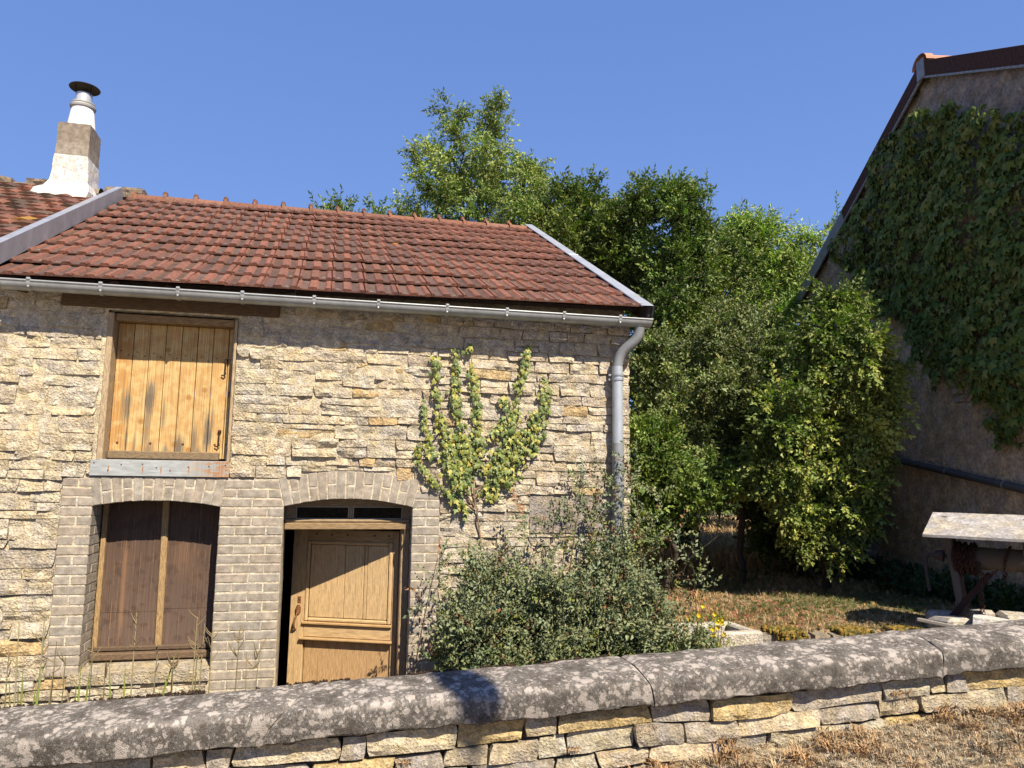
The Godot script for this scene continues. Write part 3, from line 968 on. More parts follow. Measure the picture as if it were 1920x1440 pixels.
func door(h: Node3D) -> void:
	rng.seed = 51
	var d := Node3D.new()
	d.name = "door"
	h.add_child(d)
	d.set_meta("label", "ochre wooden door standing ajar under a two pane fanlight")
	var w := Color(0.50, 0.345, 0.175)
	var ws := Color(0.40, 0.29, 0.17)
	# frame: right post, transom, fanlight bars
	part(d, "frame", box_mesh(Vector3(0.603, 1.02, -0.24), Vector3(0.07, 2.04, 0.14), 0.006, Basis.IDENTITY, Color(0.40, 0.285, 0.165)), M.wood_up)
	part(d, "transom", box_mesh(Vector3(0.133, 2.052, -0.205), Vector3(1.004, 0.056, 0.15), 0.006, Basis.IDENTITY, Color(0.34, 0.23, 0.125)), M.wood_across)
	part(d, "moulding", box_mesh(Vector3(0.133, 2.094, -0.19), Vector3(1.004, 0.026, 0.12), 0.009, Basis.IDENTITY, Color(0.36, 0.26, 0.15)), M.wood_across)
	for q in [[-0.33, 2.20, 0.086, 0.19], [0.606, 2.20, 0.07, 0.19], [0.150, 2.16, 0.032, 0.105], [0.135, 2.25, 0.87, 0.085]]:
		part(d, "fanlight_bar", box_mesh(Vector3(q[0], q[1], -0.215), Vector3(q[2], q[3], 0.05), 0.005, Basis.IDENTITY, ws), M.wood_across)
	for q in [[-0.287, 0.134], [0.166, 0.571]]:
		part(d, "pane", box_mesh(Vector3((q[0] + q[1]) / 2, 2.158, -0.226), Vector3(q[1] - q[0], 0.104, 0.004), 0.0005), M.glass)
		for e in [[q[0] + 0.004, 2.158, 0.006, 0.104], [q[1] - 0.004, 2.158, 0.006, 0.104], [(q[0] + q[1]) / 2, 2.111, q[1] - q[0], 0.006], [(q[0] + q[1]) / 2, 2.204, q[1] - q[0], 0.006]]:
			part(d, "putty", box_mesh(Vector3(e[0], e[1], -0.196), Vector3(e[2], e[3], 0.014), 0.002, Basis.IDENTITY, Color(0.42, 0.38, 0.30)), M.plain)
	# the leaf swings inwards about its right edge
	var leaf := d
	var dv := Vector3(0.9246, 0, 0.3809)
	var dn := Vector3(-0.3809, 0, 0.9246)
	var B := Basis(dv, Vector3.UP, dn)
	var o := Vector3(0.562, 0, -0.292)
	var put := func(called: String, s0: float, s1: float, y0: float, y1: float, z: float, t: float, c: Color, mt: Material, bev := 0.004):
		return part(leaf, called, box_mesh(o + dv * (s0 + s1) * 0.5 + Vector3.UP * (y0 + y1) * 0.5 + dn * (z - t * 0.5), Vector3(s1 - s0, y1 - y0, t), bev, B, c), mt)
	put.call("stile", -0.95, -0.822, 0.05, 2.0, 0.0, 0.04, w, M.paint_up)
	put.call("stile", -0.052, 0.0, 0.05, 2.0, 0.0, 0.04, Color(0.33, 0.22, 0.12), M.paint_up)
	put.call("rail", -0.822, -0.052, 1.905, 2.0, 0.0, 0.04, Color(0.38, 0.25, 0.12), M.paint_across)
	put.call("rail", -0.822, -0.052, 1.10, 1.20, 0.0, 0.04, w, M.paint_across)
	put.call("rail", -0.822, -0.052, 0.05, 0.25, 0.0, 0.04, w, M.paint_across)
	put.call("drip_moulding", -0.85, -0.03, 1.075, 1.098, 0.035, 0.05, Color(0.38, 0.25, 0.12), M.paint_across, 0.008)
	put.call("lip_moulding", -0.835, -0.04, 1.203, 1.226, 0.022, 0.03, Color(0.42, 0.27, 0.12), M.paint_across, 0.006)
	for q in [[-0.785, -0.475], [-0.472, -0.305], [-0.272, -0.09]]:
		put.call("panel", q[0], q[1], 1.262, 1.870, -0.006, 0.02, tint(w * 1.03, 0.03), M.paint_up)
	put.call("panel", -0.302, -0.275, 1.262, 1.870, -0.010, 0.02, w * 0.95, M.paint_up)
	for q in [[-0.822, -0.79, 1.226, 1.905], [-0.086, -0.052, 1.226, 1.905]]:
		put.call("bead", q[0], q[1], q[2], q[3], 0.008, 0.03, w, M.paint_up, 0.010)
	put.call("bead", -0.79, -0.086, 1.874, 1.905, 0.008, 0.03, w, M.paint_across, 0.010)
	put.call("bead", -0.79, -0.086, 1.226, 1.258, 0.008, 0.03, w, M.paint_across, 0.010)
	put.call("lower_panel", -0.815, -0.06, 0.25, 1.075, -0.02, 0.02, Color(0.42, 0.27, 0.13), M.paint_up)
	for q in [-0.74, -0.6, -0.46, -0.22, -0.09]:
		var bm := MB.new()
		bm.col = Color(0.06, 0.04, 0.03)
		var p: Vector3 = o + dv * q + Vector3.UP * 1.957
		tube(bm, [p, p + dn * 0.006], [0.008, 0.007], 8)
		part(leaf, "bolt", bm.mesh(), M.rust)
	# keyhole plate, thumb latch and pull
	var rust := Color(0.24, 0.105, 0.045)
	put.call("keyhole_plate", -0.885, -0.853, 1.375, 1.43, 0.004, 0.006, rust, M.rust, 0.002)
	put.call("keyhole", -0.873, -0.865, 1.392, 1.412, 0.006, 0.003, Color(0.01, 0.008, 0.006), M.plain, 0.001)
	var hm := MB.new()
	hm.col = rust
	var hp := func(s: float, y: float, z: float) -> Vector3: return o + dv * s + Vector3.UP * y + dn * z
	tube(hm, [hp.call(-0.872, 1.36, 0.003), hp.call(-0.872, 1.335, 0.006), hp.call(-0.872, 1.30, 0.006), hp.call(-0.873, 1.285, 0.004)], [0.010, 0.024, 0.022, 0.006], 10)
	tube(hm, [hp.call(-0.872, 1.31, 0.01), hp.call(-0.874, 1.285, 0.03), hp.call(-0.880, 1.25, 0.05), hp.call(-0.890, 1.20, 0.045), hp.call(-0.894, 1.165, 0.022), hp.call(-0.893, 1.155, 0.004)], [0.009, 0.007, 0.008, 0.010, 0.008, 0.010], 8)
	part(leaf, "door_handle", hm.mesh(), M.rust)
	var hk := MB.new()
	hk.col = Color(0.10, 0.07, 0.05)
	tube(hk, [Vector3(0.588, 2.03, -0.115), Vector3(0.588, 1.99, -0.10), Vector3(0.588, 1.92, -0.12), Vector3(0.588, 1.91, -0.16)], [0.006, 0.006, 0.006, 0.006], 7)
	part(d, "hook", hk.mesh(), M.rust)

func tiles(h: Node3D) -> void:
	rng.seed = 61
	var r := Node3D.new()
	r.name = "roof"
	h.add_child(r)
	# boarding under the tiles, both slopes
	var m := MB.new()
	m.col = Color(0.05, 0.035, 0.028)
	var nn := Vector3(0, 0.885, 0.465)
	var P := [roof_at(0, 0.0), roof_at(1.0, 0.0), roof_at(1.0, 1.0), roof_at(0, 1.0)]
	var back := [Vector3(-2.5, 3.9, -6.95), Vector3(2.58, 3.95, -7.7)]
	var th := Vector3(0, -0.05, 0)
	var lo := Vector3(0, -0.016, 0)
	P[0] = roof_at(0, 0.035); P[1] = roof_at(1, 0.035)
	m.quad(P[0] + lo, P[1] + lo, P[2] + lo, P[3] + lo)
	m.quad(P[3] + lo, P[2] + lo, back[1], back[0])
	m.quad(P[1] + th, P[0] + th, P[3] + th, P[2] + th)
	m.quad(P[2] + th, P[3] + th, back[0] + th, back[1] + th)
	m.quad(P[0] + th, P[1] + th, P[1] + lo, P[0] + lo)
	for e in [[P[1], P[2], back[1]], [P[0], P[3], back[0]]]:
		m.quad(e[0] + th, e[1] + th, e[1] + lo, e[0] + lo)
		m.quad(e[1] + th, e[2] + th, e[2], e[1] + lo)
	part(r, "roof_boarding", m.mesh(), M.wood_across)
	var variants := []
	for k in 16:
		variants.append(tile_mesh(0.45, 900 + k))
	var golden := tile_mesh(0.45, 950)
	rng.seed = 62
	var cols := 19
	var rows := 11
	var cell := 1.0 / (cols + 0.15)
	for j in rows:
		for i in cols:
			var s := (i + 0.10) * cell
			var t := (j - 0.02) / float(rows)
			var o := roof_at(s, t) + nn * 0.004
			var e := (roof_at(s + cell, t) - roof_at(s, t))
			var u := (roof_at(s, t + 1.0 / rows) - roof_at(s, t))
			var sy := u.length() * 1.12 / 0.45
			var up := u.normalized()
			var ex := e.normalized()
			var nz := ex.cross(up).normalized()
			up = nz.cross(ex).normalized()
			var B := Basis(ex * (e.length() / 0.2655), up * sy, nz)
			B = B.rotated(nz, rng.randf_range(-0.007, 0.007)).rotated(ex, rng.randf_range(-0.008, 0.010))
			o += up * rng.randf_range(-0.007, 0.007) + nz * (0.006 * sin(s * 9.0 + j) + rng.randf_range(-0.002, 0.003))
			var q := MeshInstance3D.new()
			q.name = numbered(r, "roof_tile")
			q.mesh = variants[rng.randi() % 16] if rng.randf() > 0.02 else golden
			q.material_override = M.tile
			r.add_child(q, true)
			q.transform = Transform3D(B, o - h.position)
	# ridge tiles with a raised collar
	var nr := 15
	for k in nr:
		var a := roof_at((k + 0.0) / nr, 1.0)
		var b := roof_at((k + 1.12) / nr, 1.0)
		var ax := (b - a).normalized()
		var rt := MB.new()
		rt.col = tint(Color(0.24, 0.115, 0.075), 0.2, 0.08)
		var L := (b - a).length()
		var up := Vector3(0, 1, 0)
		var sd := ax.cross(up).normalized()
		var ring := func(t: float, rad: float) -> Array:
			var out := []
			for q in 9:
				var an := PI * q / 8.0
				out.append(a + ax * t * L + Vector3(0, -0.055, 0) + up * sin(an) * rad * 0.9 + sd * cos(an) * rad)
			return out
		var tt := [[0.0, 0.132], [0.02, 0.140], [0.09, 0.138], [0.11, 0.112], [0.97, 0.105], [1.0, 0.100]]
		var rows2 := []
		for q in tt: rows2.append(ring.call(q[0], q[1]))
		sheet(rt, rows2)
		var knob := a + ax * 0.055 * L + Vector3(0, 0.075, 0)
		tube(rt, [knob - Vector3(0, 0.02, 0), knob + Vector3(0, 0.022, 0), knob + Vector3(0, 0.036, 0)], [0.034, 0.026, 0.010], 7)
		part(r, "ridge_tile", rt.mesh(), M.tile_pan)
	# zinc over the right verge
	var vz := MB.new()
	vz.col = Color(0.50, 0.53, 0.57)
	var v0 := roof_at(1.0, -0.015)
	var v1 := roof_at(1.0, 1.02)
	var dirv := (v1 - v0)
	var BV := Basis(Vector3.RIGHT, dirv.normalized(), Vector3.RIGHT.cross(dirv.normalized()))
	var pr := [[-0.055, 0.052], [-0.052, 0.060], [0.055, 0.064], [0.060, 0.058], [0.060, -0.06]]
	var A := []
	var Bq := []
	var Cq := []
	for p in pr:
		A.append(v0 + BV * Vector3(p[0], 0, p[1]))
		Cq.append((v0 + v1) * 0.5 + BV * Vector3(p[0], 0, p[1]) + nn * 0.002)
		Bq.append(v1 + BV * Vector3(p[0], 0, p[1]))
	for k in pr.size() - 1:
		vz.quad(A[k], A[k + 1], Cq[k + 1], Cq[k])
		vz.quad(Cq[k], Cq[k + 1], Bq[k + 1], Bq[k])
	box(vz, (v0 + v1) * 0.5 + BV * Vector3(0.0, 0, 0.066), Vector3(0.118, 0.02, 0.006), 0.002, BV)
	part(r, "verge_flashing", vz.mesh(), M.zinc, "pale zinc strip along the right roof edge")
	var bb := MB.new()
	bb.col = Color(0.06, 0.045, 0.04)
	box(bb, (v0 + v1) * 0.5 + BV * Vector3(0.03, 0, -0.03), Vector3(0.03, dirv.length() - 0.04, 0.15), 0.004, BV)
	part(r, "verge_board", bb.mesh(), M.wood_up)
	# zinc apron between this roof and the higher neighbour
	var fz := MB.new()
	fz.col = Color(0.44, 0.46, 0.50)
	var f0 := Vector3(-2.46, 3.93, 0.22)
	var f1 := Vector3(-2.53, 5.60, -2.95)
	var du := (f1 - f0).normalized()
	var fb := Basis(Vector3.RIGHT, du, Vector3.RIGHT.cross(du))
	for k in 3:
		var t0 := k / 3.0
		var t1 := (k + 1) / 3.0
		var c0 := f0.lerp(f1, t0)
		var c1 := f0.lerp(f1, t1)
		var mid := (c0 + c1) * 0.5
		box(fz, mid + fb * Vector3(0, 0, 0.065), Vector3(0.006 + 0.002 * (k % 2), (c1 - c0).length() + 0.02, 0.15), 0.001, fb)
		box(fz, mid + fb * Vector3(-0.03, 0, 0.138 + 0.001 * k), Vector3(0.062, (c1 - c0).length() + 0.01, 0.006), 0.001, fb)
	part(r, "apron_flashing", fz.mesh(), M.zinc, "grey zinc apron along the left roof edge")

func rainwater(h: Node3D) -> void:
	rng.seed = 71
	var g := MB.new()
	g.col = Color(0.42, 0.44, 0.45)
	var c := Vector3(0, 3.834, 0.218)
	var r := 0.062
	var x0 := -2.392
	var x1 := 2.635
	for side in [0.0, 0.003]:
		var rows := []
		for e in [x0, -0.9, 0.6, x1]:
			var row := []
			for k in 13:
				var a := PI * k / 12.0
				row.append(Vector3(e, c.y + 0.0055 * e - sin(a) * (r - side), c.z - cos(a) * (r - side)))
			rows.append(row)
		if side > 0.0:
			for q in rows: q.reverse()
		sheet(g, rows)
	tube(g, [Vector3(x0, c.y + 0.002 + 0.0055 * x0, c.z + r), Vector3(x1, c.y + 0.002 + 0.0055 * x1, c.z + r)], [0.008, 0.008], 8)
	for e in [x0, x1]:
		var f := []
		for k in 13:
			var a := PI * k / 12.0
			f.append(Vector3(e, c.y + 0.0055 * e - sin(a) * r, c.z - cos(a) * r))
		f.append(Vector3(e, c.y + 0.006 + 0.0055 * e, c.z + r))
		g.away(f, Vector3(0, c.y - 0.03, c.z))
	var gut := part(h, "gutter", g.mesh(), M.zinc)
	for x in [-2.21, -1.735, -1.205, -0.745, -0.212, 0.285, 0.838, 1.338, 1.833, 2.338]:
		var b := MB.new()
		b.col = Color(0.44, 0.46, 0.47)
		var rows := []
		for e in [x - 0.014, x + 0.014]:
			var row := []
			for k in 14:
				var a := PI * (k - 0.6) / 12.0
				row.append(Vector3(e, c.y + 0.0055 * e - sin(a) * (r + 0.005), c.z - cos(a) * (r + 0.005)))
			rows.append(row)
		sheet(b, rows)
		box(b, Vector3(x, c.y + 0.0055 * x + 0.014, c.z + r + 0.002), Vector3(0.028, 0.02, 0.022), 0.004)
		box(b, Vector3(x, c.y + 0.0055 * x - 0.035, c.z + r * 0.86), Vector3(0.014, 0.03, 0.012), 0.003, Basis(Vector3.RIGHT, -0.5))
		part(gut, "bracket", b.mesh(), M.zinc)
	# the downpipe swings back to the wall
	var dp := Node3D.new()
	dp.name = "downpipe"
	h.add_child(dp)
	var p := MB.new()
	p.col = Color(0.36, 0.38, 0.39)
	var pts := []
	for k in 13:
		var t := k / 12.0
		var a := Vector3(2.545, 3.79, 0.21)
		var b := Vector3(2.54, 3.60, 0.19)
		var d := Vector3(2.385, 3.66, 0.09)
		var e := Vector3(2.385, 3.43, 0.085)
		pts.append(a * pow(1 - t, 3) + b * 3 * t * pow(1 - t, 2) + d * 3 * t * t * (1 - t) + e * t * t * t)
	var rr := []
	for k in 13: rr.append(0.045)
	tube(p, pts, rr, 14)
	part(dp, "bend", p.mesh(), M.zinc)
	p = MB.new()
	p.col = Color(0.56, 0.60, 0.64)
	tube(p, [Vector3(2.385, 3.45, 0.085), Vector3(2.388, 2.75, 0.085)], [0.047, 0.047], 14)
	part(dp, "pipe", p.mesh(), M.zinc)
	p = MB.new()
	p.col = Color(0.32, 0.335, 0.35)
	tube(p, [Vector3(2.388, 2.78, 0.085), Vector3(2.394, 0.5, 0.085)], [0.050, 0.050], 14)
	part(dp, "lower_pipe", p.mesh(), M.zinc_dull)
	for y in [3.375, 3.335]:
		p = MB.new()
		p.col = Color(0.42, 0.45, 0.47)
		tube(p, [Vector3(2.385, y - 0.009, 0.085), Vector3(2.385, y, 0.085), Vector3(2.385, y + 0.009, 0.085)], [0.054, 0.057, 0.054], 14)
		box(p, Vector3(2.325, y, 0.06), Vector3(0.03, 0.018, 0.02), 0.003)
		part(dp, "collar", p.mesh(), M.zinc)

# ---------------------------------------------------------------- the neighbour's roof and chimney
func neighbour() -> void:
	var h := thing("neighbouring_house", "adjoining house with older brown tiled roof and white based chimney", "house", Vector3(-4.6, 0, -2.0))
	rng.seed = 81
	var m := MB.new()
	m.col = Color(0.42, 0.36, 0.26)
	slab(m, -7.0, -2.625, 0, 3.9, -0.5, -0.02)
	slab(m, -7.0, -2.625, 0, 3.9, -6.9, -6.4)
	slab(m, -7.0, -6.6, 0, 5.0, -6.4, -0.5)
	var wl := part(h, "wall", m.mesh(), M.plaster)
	var S := courses(-4.2, -2.63, 0.9, 3.85, [], 0.07, 0.15, 0.16, 0.4, 0.013)
	var rest := MB.new()
	for P in S:
		rest.col = stone_color(P[0].x, P[0].y)
		add_stone(rest, P, Transform3D.IDENTITY, rng.randf_range(0.0, 0.015), 0.05, 0.01)
	part(wl, "stones", rest.mesh(), M.stone).set_meta("kind", "stuff")
	var E0 := Vector3(-2.56, 3.95, 0.24)
	var R0 := Vector3(-2.58, 5.80, -3.32)
	var rf := Node3D.new()
	rf.name = "roof"
	h.add_child(rf)
	m = MB.new()
	m.col = Color(0.10, 0.06, 0.045)
	var lx := Vector3(-4.5, 0, 0)
	var e2 := Vector3(-2.56, 4.0, -6.9)
	var dn := Vector3(0, -0.05, 0)
	var th := Vector3(0, -0.13, 0)
	m.quad(E0 + lx + dn, E0 + dn, R0 + dn, R0 + lx + dn)
	m.quad(R0 + lx + dn, R0 + dn, e2 + dn, e2 + lx + dn)
	m.quad(E0 + th, E0 + lx + th, R0 + lx + th, R0 + th)
	m.quad(R0 + th, R0 + lx + th, e2 + lx + th, e2 + th)
	m.quad(E0 + th, R0 + th, R0 + dn, E0 + dn)
	m.quad(R0 + th, e2 + th, e2 + dn, R0 + dn)
	m.quad(E0 + lx + th, E0 + th, E0 + dn, E0 + lx + dn)
	part(rf, "roof_boarding", m.mesh(), M.wood_across)
	# small old tiles, uneven and mossy
	var up := (R0 - E0).normalized()
	var nz := Vector3.RIGHT.cross(up).normalized()
	var variants := []
	for k in 12:
		var t := MB.new()
		t.col = tint(Color(0.20, 0.085, 0.055), 0.28, 0.12)
		if k % 4 == 0: t.col = tint(Color(0.13, 0.085, 0.06), 0.2)
		if k == 11: t.col = Color(0.36, 0.19, 0.05)
		var w := 0.168
		var prof := [[0.0, 0.0], [0.02, 0.010], [0.084, 0.015 + 0.004 * (k % 3)], [0.148, 0.010], [w, 0.0]]
		for i in 4:
			var a := Vector3(prof[i][0], 0, prof[i][1] + 0.026); var b := Vector3(prof[i + 1][0], 0, prof[i + 1][1] + 0.026)
			var wig := Vector3(0, rng.randf_range(-0.006, 0.006), 0)
			t.quad(a + wig, b + wig, Vector3(b.x, 0.30, prof[i + 1][1]), Vector3(a.x, 0.30, prof[i][1]))
			t.quad(Vector3(a.x, 0, 0.006) + wig, Vector3(b.x, 0, 0.006) + wig, b + wig, a + wig)
		t.quad(Vector3(w, 0, 0.006), Vector3(w, 0.3, -0.01), Vector3(w, 0.30, 0), Vector3(w, 0, 0.026))
		t.quad(Vector3(0, 0.3, -0.01), Vector3(0, 0, 0.006), Vector3(0, 0, 0.026), Vector3(0, 0.3, 0))
		variants.append(t.mesh())
	var L := (R0 - E0).length()
	var rows := 20
	for j in rows:
		for i in 14:
			var x := -2.60 - 0.172 * (i + 1) - (0.086 if j % 2 else 0.0)
			var o := Vector3(x, 0, 0) + Vector3(0, E0.y, E0.z) + up * (j * L / rows) + nz * rng.randf_range(-0.004, 0.008)
			if x > -3.42 and x < -2.80 and j > 16: continue
			var q := MeshInstance3D.new()
			q.name = numbered(rf, "roof_tile")
			q.mesh = variants[rng.randi() % 11] if rng.randf() > 0.02 else variants[11]
			q.material_override = M.tile_pan
			rf.add_child(q, true)
			var B := Basis(Vector3.RIGHT, up, nz).rotated(nz, rng.randf_range(-0.03, 0.03)).rotated(Vector3.RIGHT, rng.randf_range(-0.03, 0.03))
			q.transform = Transform3D(B, o - h.position)
	# ridge bedded in grey mortar, ragged at its end
	for k in 6:
		var rt := MB.new()
		var x := -2.50 - 0.36 * k
		rt.col = tint(Color(0.27, 0.23, 0.185), 0.15)
		var P := []
		for q in 4:
			var row := []
			for a in 9:
				var an := PI * a / 8.0
				var rr := (0.105 if k else 0.075) + 0.02 * noise.get_noise_2d(q * 90.0 + k * 311, a * 60.0) + (0.02 if q == 0 else 0.0)
				row.append(Vector3(x - 0.37 * q / 3.0, R0.y - (0.07 if k else 0.10) + sin(an) * rr * 0.9, R0.z - cos(an) * rr))
			P.append(row)
		sheet(rt, P)
		part(rf, "ridge_tile", rt.mesh(), M.mortar)
	for q in [[-2.50, 0.10], [-2.60, 0.09], [-2.70, 0.085], [-3.52, 0.10], [-3.9, 0.08], [-2.47, 0.075]]:
		var lump := MB.new()
		lump.col = tint(Color(0.24, 0.19, 0.14), 0.2)
		add_stone(lump, rect(-0.11, 0.11, -0.06, 0.06), Transform3D(Basis.IDENTITY, Vector3(q[0], R0.y - 0.02, R0.z + q[1] - 0.01)), 0.05, 0.12, 0.02)
		part(rf, "mortar_lump", lump.mesh(), M.mortar)
	# chimney
	var ch := Node3D.new()
	ch.name = "chimney"
	h.add_child(ch)
	ch.set_meta("label", "square concrete chimney with whitewashed foot, white cone pot and black rain cap")
	var cx := -3.117
	var cz := -3.19
	var ring := func(y: float, hw: float, hd: float, wob: float) -> Array:
		var out := []
		var n := 7
		for side in 4:
			for k in n:
				var t := k / float(n) * 2 - 1
				var p: Vector2 = [Vector2(t, -1), Vector2(1, t), Vector2(-t, 1), Vector2(-1, -t)][side]
				var q := Vector3(cx + p.x * hw, y, cz - p.y * hd * -1.0)
				var d := wob * noise.get_noise_3d(q.x * 260, y * 260, q.z * 260)
				out.append(q + Vector3(p.x, 0.3, p.y).normalized() * d)
		return out
	var skin := func(levels: Array, col: Color, called: String, mt: Material, lid := false):
		var b := MB.new()
		b.col = col
		for i in levels.size() - 1:
			var A: Array = ring.call(levels[i][0], levels[i][1], levels[i][2], levels[i][3])
			var Bq: Array = ring.call(levels[i + 1][0], levels[i + 1][1], levels[i + 1][2], levels[i + 1][3])
			for k in A.size():
				var k2 := (k + 1) % A.size()
				b.col = tint(col, 0.05)
				b.away([A[k], A[k2], Bq[k2], Bq[k]], Vector3(cx, levels[i][0], cz))
		if lid:
			var T: Array = ring.call(levels[-1][0], levels[-1][1], levels[-1][2], levels[-1][3])
			b.away(T, Vector3(cx, levels[0][0], cz))
		part(ch, called, b.mesh(), mt)
	skin.call([[5.42, 0.29, 0.58, 0.05], [5.60, 0.265, 0.40, 0.05], [5.68, 0.24, 0.29, 0.04], [5.77, 0.205, 0.222, 0.03], [5.89, 0.19, 0.208, 0.025], [5.98, 0.182, 0.204, 0.02], [6.05, 0.178, 0.203, 0.014], [6.09, 0.175, 0.202, 0.01]], Color(0.74, 0.71, 0.67), "whitewashed_foot", M.mortar)
	skin.call([[6.06, 0.172, 0.20, 0.004], [6.15, 0.172, 0.20, 0.008], [6.22, 0.171, 0.20, 0.008], [6.255, 0.1715, 0.20, 0.014]], Color(0.44, 0.38, 0.305), "block", M.brick)
	skin.call([[6.255, 0.170, 0.20, 0.012], [6.29, 0.172, 0.20, 0.014], [6.36, 0.172, 0.20, 0.008], [6.43, 0.172, 0.20, 0.008], [6.485, 0.170, 0.198, 0.016]], Color(0.36, 0.30, 0.235), "block", M.brick, true)
	var at := Vector3(cx + 0.015, 0, cz + 0.02)
	m = MB.new()
	m.col = Color(0.76, 0.74, 0.71)
	lathe(m, at, [[0.155, 6.47], [0.15, 6.5], [0.118, 6.745]], 22)
	part(ch, "cone_pot", m.mesh(), M.plain)
	m = MB.new()
	m.col = Color(0.42, 0.42, 0.41)
	lathe(m, at, [[0.118, 6.74], [0.136, 6.745], [0.140, 6.765], [0.132, 6.782], [0.118, 6.788], [0.126, 6.795], [0.124, 6.815], [0.09, 6.825]], 22)
	part(ch, "collar", m.mesh(), M.zinc_dull)
	m = MB.new()
	m.col = Color(0.62, 0.65, 0.70)
	lathe(m, at, [[0.088, 6.81], [0.088, 6.93], [0.080, 6.93], [0.080, 6.82]], 22)
	part(ch, "flue_pipe", m.mesh(), M.zinc)
	m = MB.new()
	m.col = Color(0.012, 0.012, 0.013)
	lathe(m, at, [[0.0, 7.015], [0.163, 6.995], [0.168, 7.003], [0.163, 7.01], [0.0, 7.045]], 26)
	for k in 3:
		var a := TAU * k / 3.0 + 0.5
		tube(m, [at + Vector3(cos(a) * 0.082, 6.90, sin(a) * 0.082), at + Vector3(cos(a) * 0.1, 7.005, sin(a) * 0.1)], [0.006, 0.006], 5)
	part(ch, "rain_cap", m.mesh(), M.black_metal)

# ---------------------------------------------------------------- the ground
func sstep(a: float, b: float, x: float) -> float:
	var t := clampf((x - a) / (b - a), 0, 1)
	return t * t * (3 - 2 * t)

func edge_z(x: float) -> float:
	# the line of the mossy terrace edge
	if x < 3.6: return lerpf(-0.30, 0.0, clampf((x - 2.6) / 1.0, 0, 1))
	if x < 5.0: return lerpf(0.0, 0.58, (x - 3.6) / 1.4)
	return lerpf(0.58, 0.95, clampf((x - 5.0) / 1.2, 0, 1))

func cope_y(s: float) -> float:
	return 1.449 + 0.0655 * s + 0.0015 * s * s

func street_y(s: float, q: float) -> float:
	var base := 1.0 + 0.19 * s if s < 0.6 else 1.114 + (s - 0.6) * 0.155 + 0.0
	if s >= 0.6: base = 1.19 + 0.14 * (s - 0.6) - 0.008 * (s - 0.6) * (s - 0.6)
	else: base = 1.19 + 0.17 * (s - 0.6)
	base = clampf(base, 0.55, 1.75)
	var road := 0.85 + 0.05 * s
	return lerpf(base, road, sstep(0.1, 2.2, q)) + 0.02 * noise.get_noise_2d(s * 60, q * 60)

func ground_y(x: float, z: float) -> float:
	var p := Vector3(x, 0, z) - wall_from
	var q := p.dot(WN)
	var s := p.dot(WD)
	if q > -0.18 and q < 40.0 and absf(s) < 60.0:
		return street_y(clampf(s, -6, 7), maxf(q + 0.06, 0.0))
	var low := lerpf(0.05, 0.70, sstep(1.2, 3.0, x))
	low = lerpf(low, 0.95, sstep(4.8, 6.4, x))
	var high := 1.15 + 0.05 * sstep(3.6, 5.2, x)
	if x < 2.54 and z > -7.2 and x > -7.0: high = low if z > -0.3 else 0.0
	var t := sstep(-0.08, 0.10, edge_z(x) - z)
	if x < 2.54: t = 0.0 if z > -7.2 else 1.0
	var y := lerpf(low, high, t)
	y += 0.025 * noise.get_noise_2d(x * 35, z * 35) + 0.012 * noise.get_noise_2d(x * 160, z * 160)
	var d := Vector2(x - 5, z + 5).length()
	y += 0.010 * maxf(0.0, d - 18.0)
	return y

func ground() -> void:
	var xs := []
	var zs := []
	var grow := func(from: float, to: float, step: float, lo: float, hi: float) -> Array:
		var out := []
		var x := from
		while x <= to:
			out.append(x); x += step
		var k := step
		var a: float = out[-1]
		while a < hi:
			k *= 1.35; a += k; out.append(a)
		k = step
		a = out[0]
		while a > lo:
			k *= 1.35; a -= k; out.push_front(a)
		return out
	xs = grow.call(-3.0, 8.4, 0.07, -600.0, 600.0)
	zs = grow.call(-8.0, 5.0, 0.07, -600.0, 400.0)
	var P := []
	var Cc := []
	for x in xs:
		var row := []
		var crow := []
		for i in zs.size():
			var z: float = zs[zs.size() - 1 - i]
			row.append(Vector3(x, ground_y(x, z), z))
			var a := noise.get_noise_2d(x * 50, z * 50)
			var b := noise.get_noise_2d(x * 14 + 300, z * 14)
			var e := noise.get_noise_2d(x * 210, z * 210 + 90)
			var c := Color(0.36, 0.27, 0.155).lerp(Color(0.26, 0.185, 0.10), clampf(0.5 + a, 0, 1))
			c = c.lerp(Color(0.10, 0.115, 0.035), clampf(b * 1.6 + e * 0.5, 0, 0.75))
			var litter := sstep(2.6, 3.2, x) * sstep(5.0, 3.8, x) * sstep(-2.8, -1.6, z) * sstep(0.3, -0.2, z)
			c = c.lerp(Color(0.24, 0.085, 0.05), clampf(litter * (0.45 + a + e * 0.8), 0, 0.8))
			var q := (Vector3(x, 0, z) - wall_from).dot(WN)
			if q > -0.2:
				c = Color(0.40, 0.32, 0.21).lerp(Color(0.28, 0.215, 0.135), clampf(0.5 + a + e * 0.5, 0, 1)).lerp(Color(0.60, 0.52, 0.40), sstep(1.6, 2.4, q))
			crow.append(c)
		P.append(row)
		Cc.append(crow)
	var m := MB.new()
	sheet(m, P, Cc)
	var g := part(self, "ground", m.mesh(), M.soil)
	tag(g, "dry grassy ground of the yard and the street verge", "ground", "", "structure")

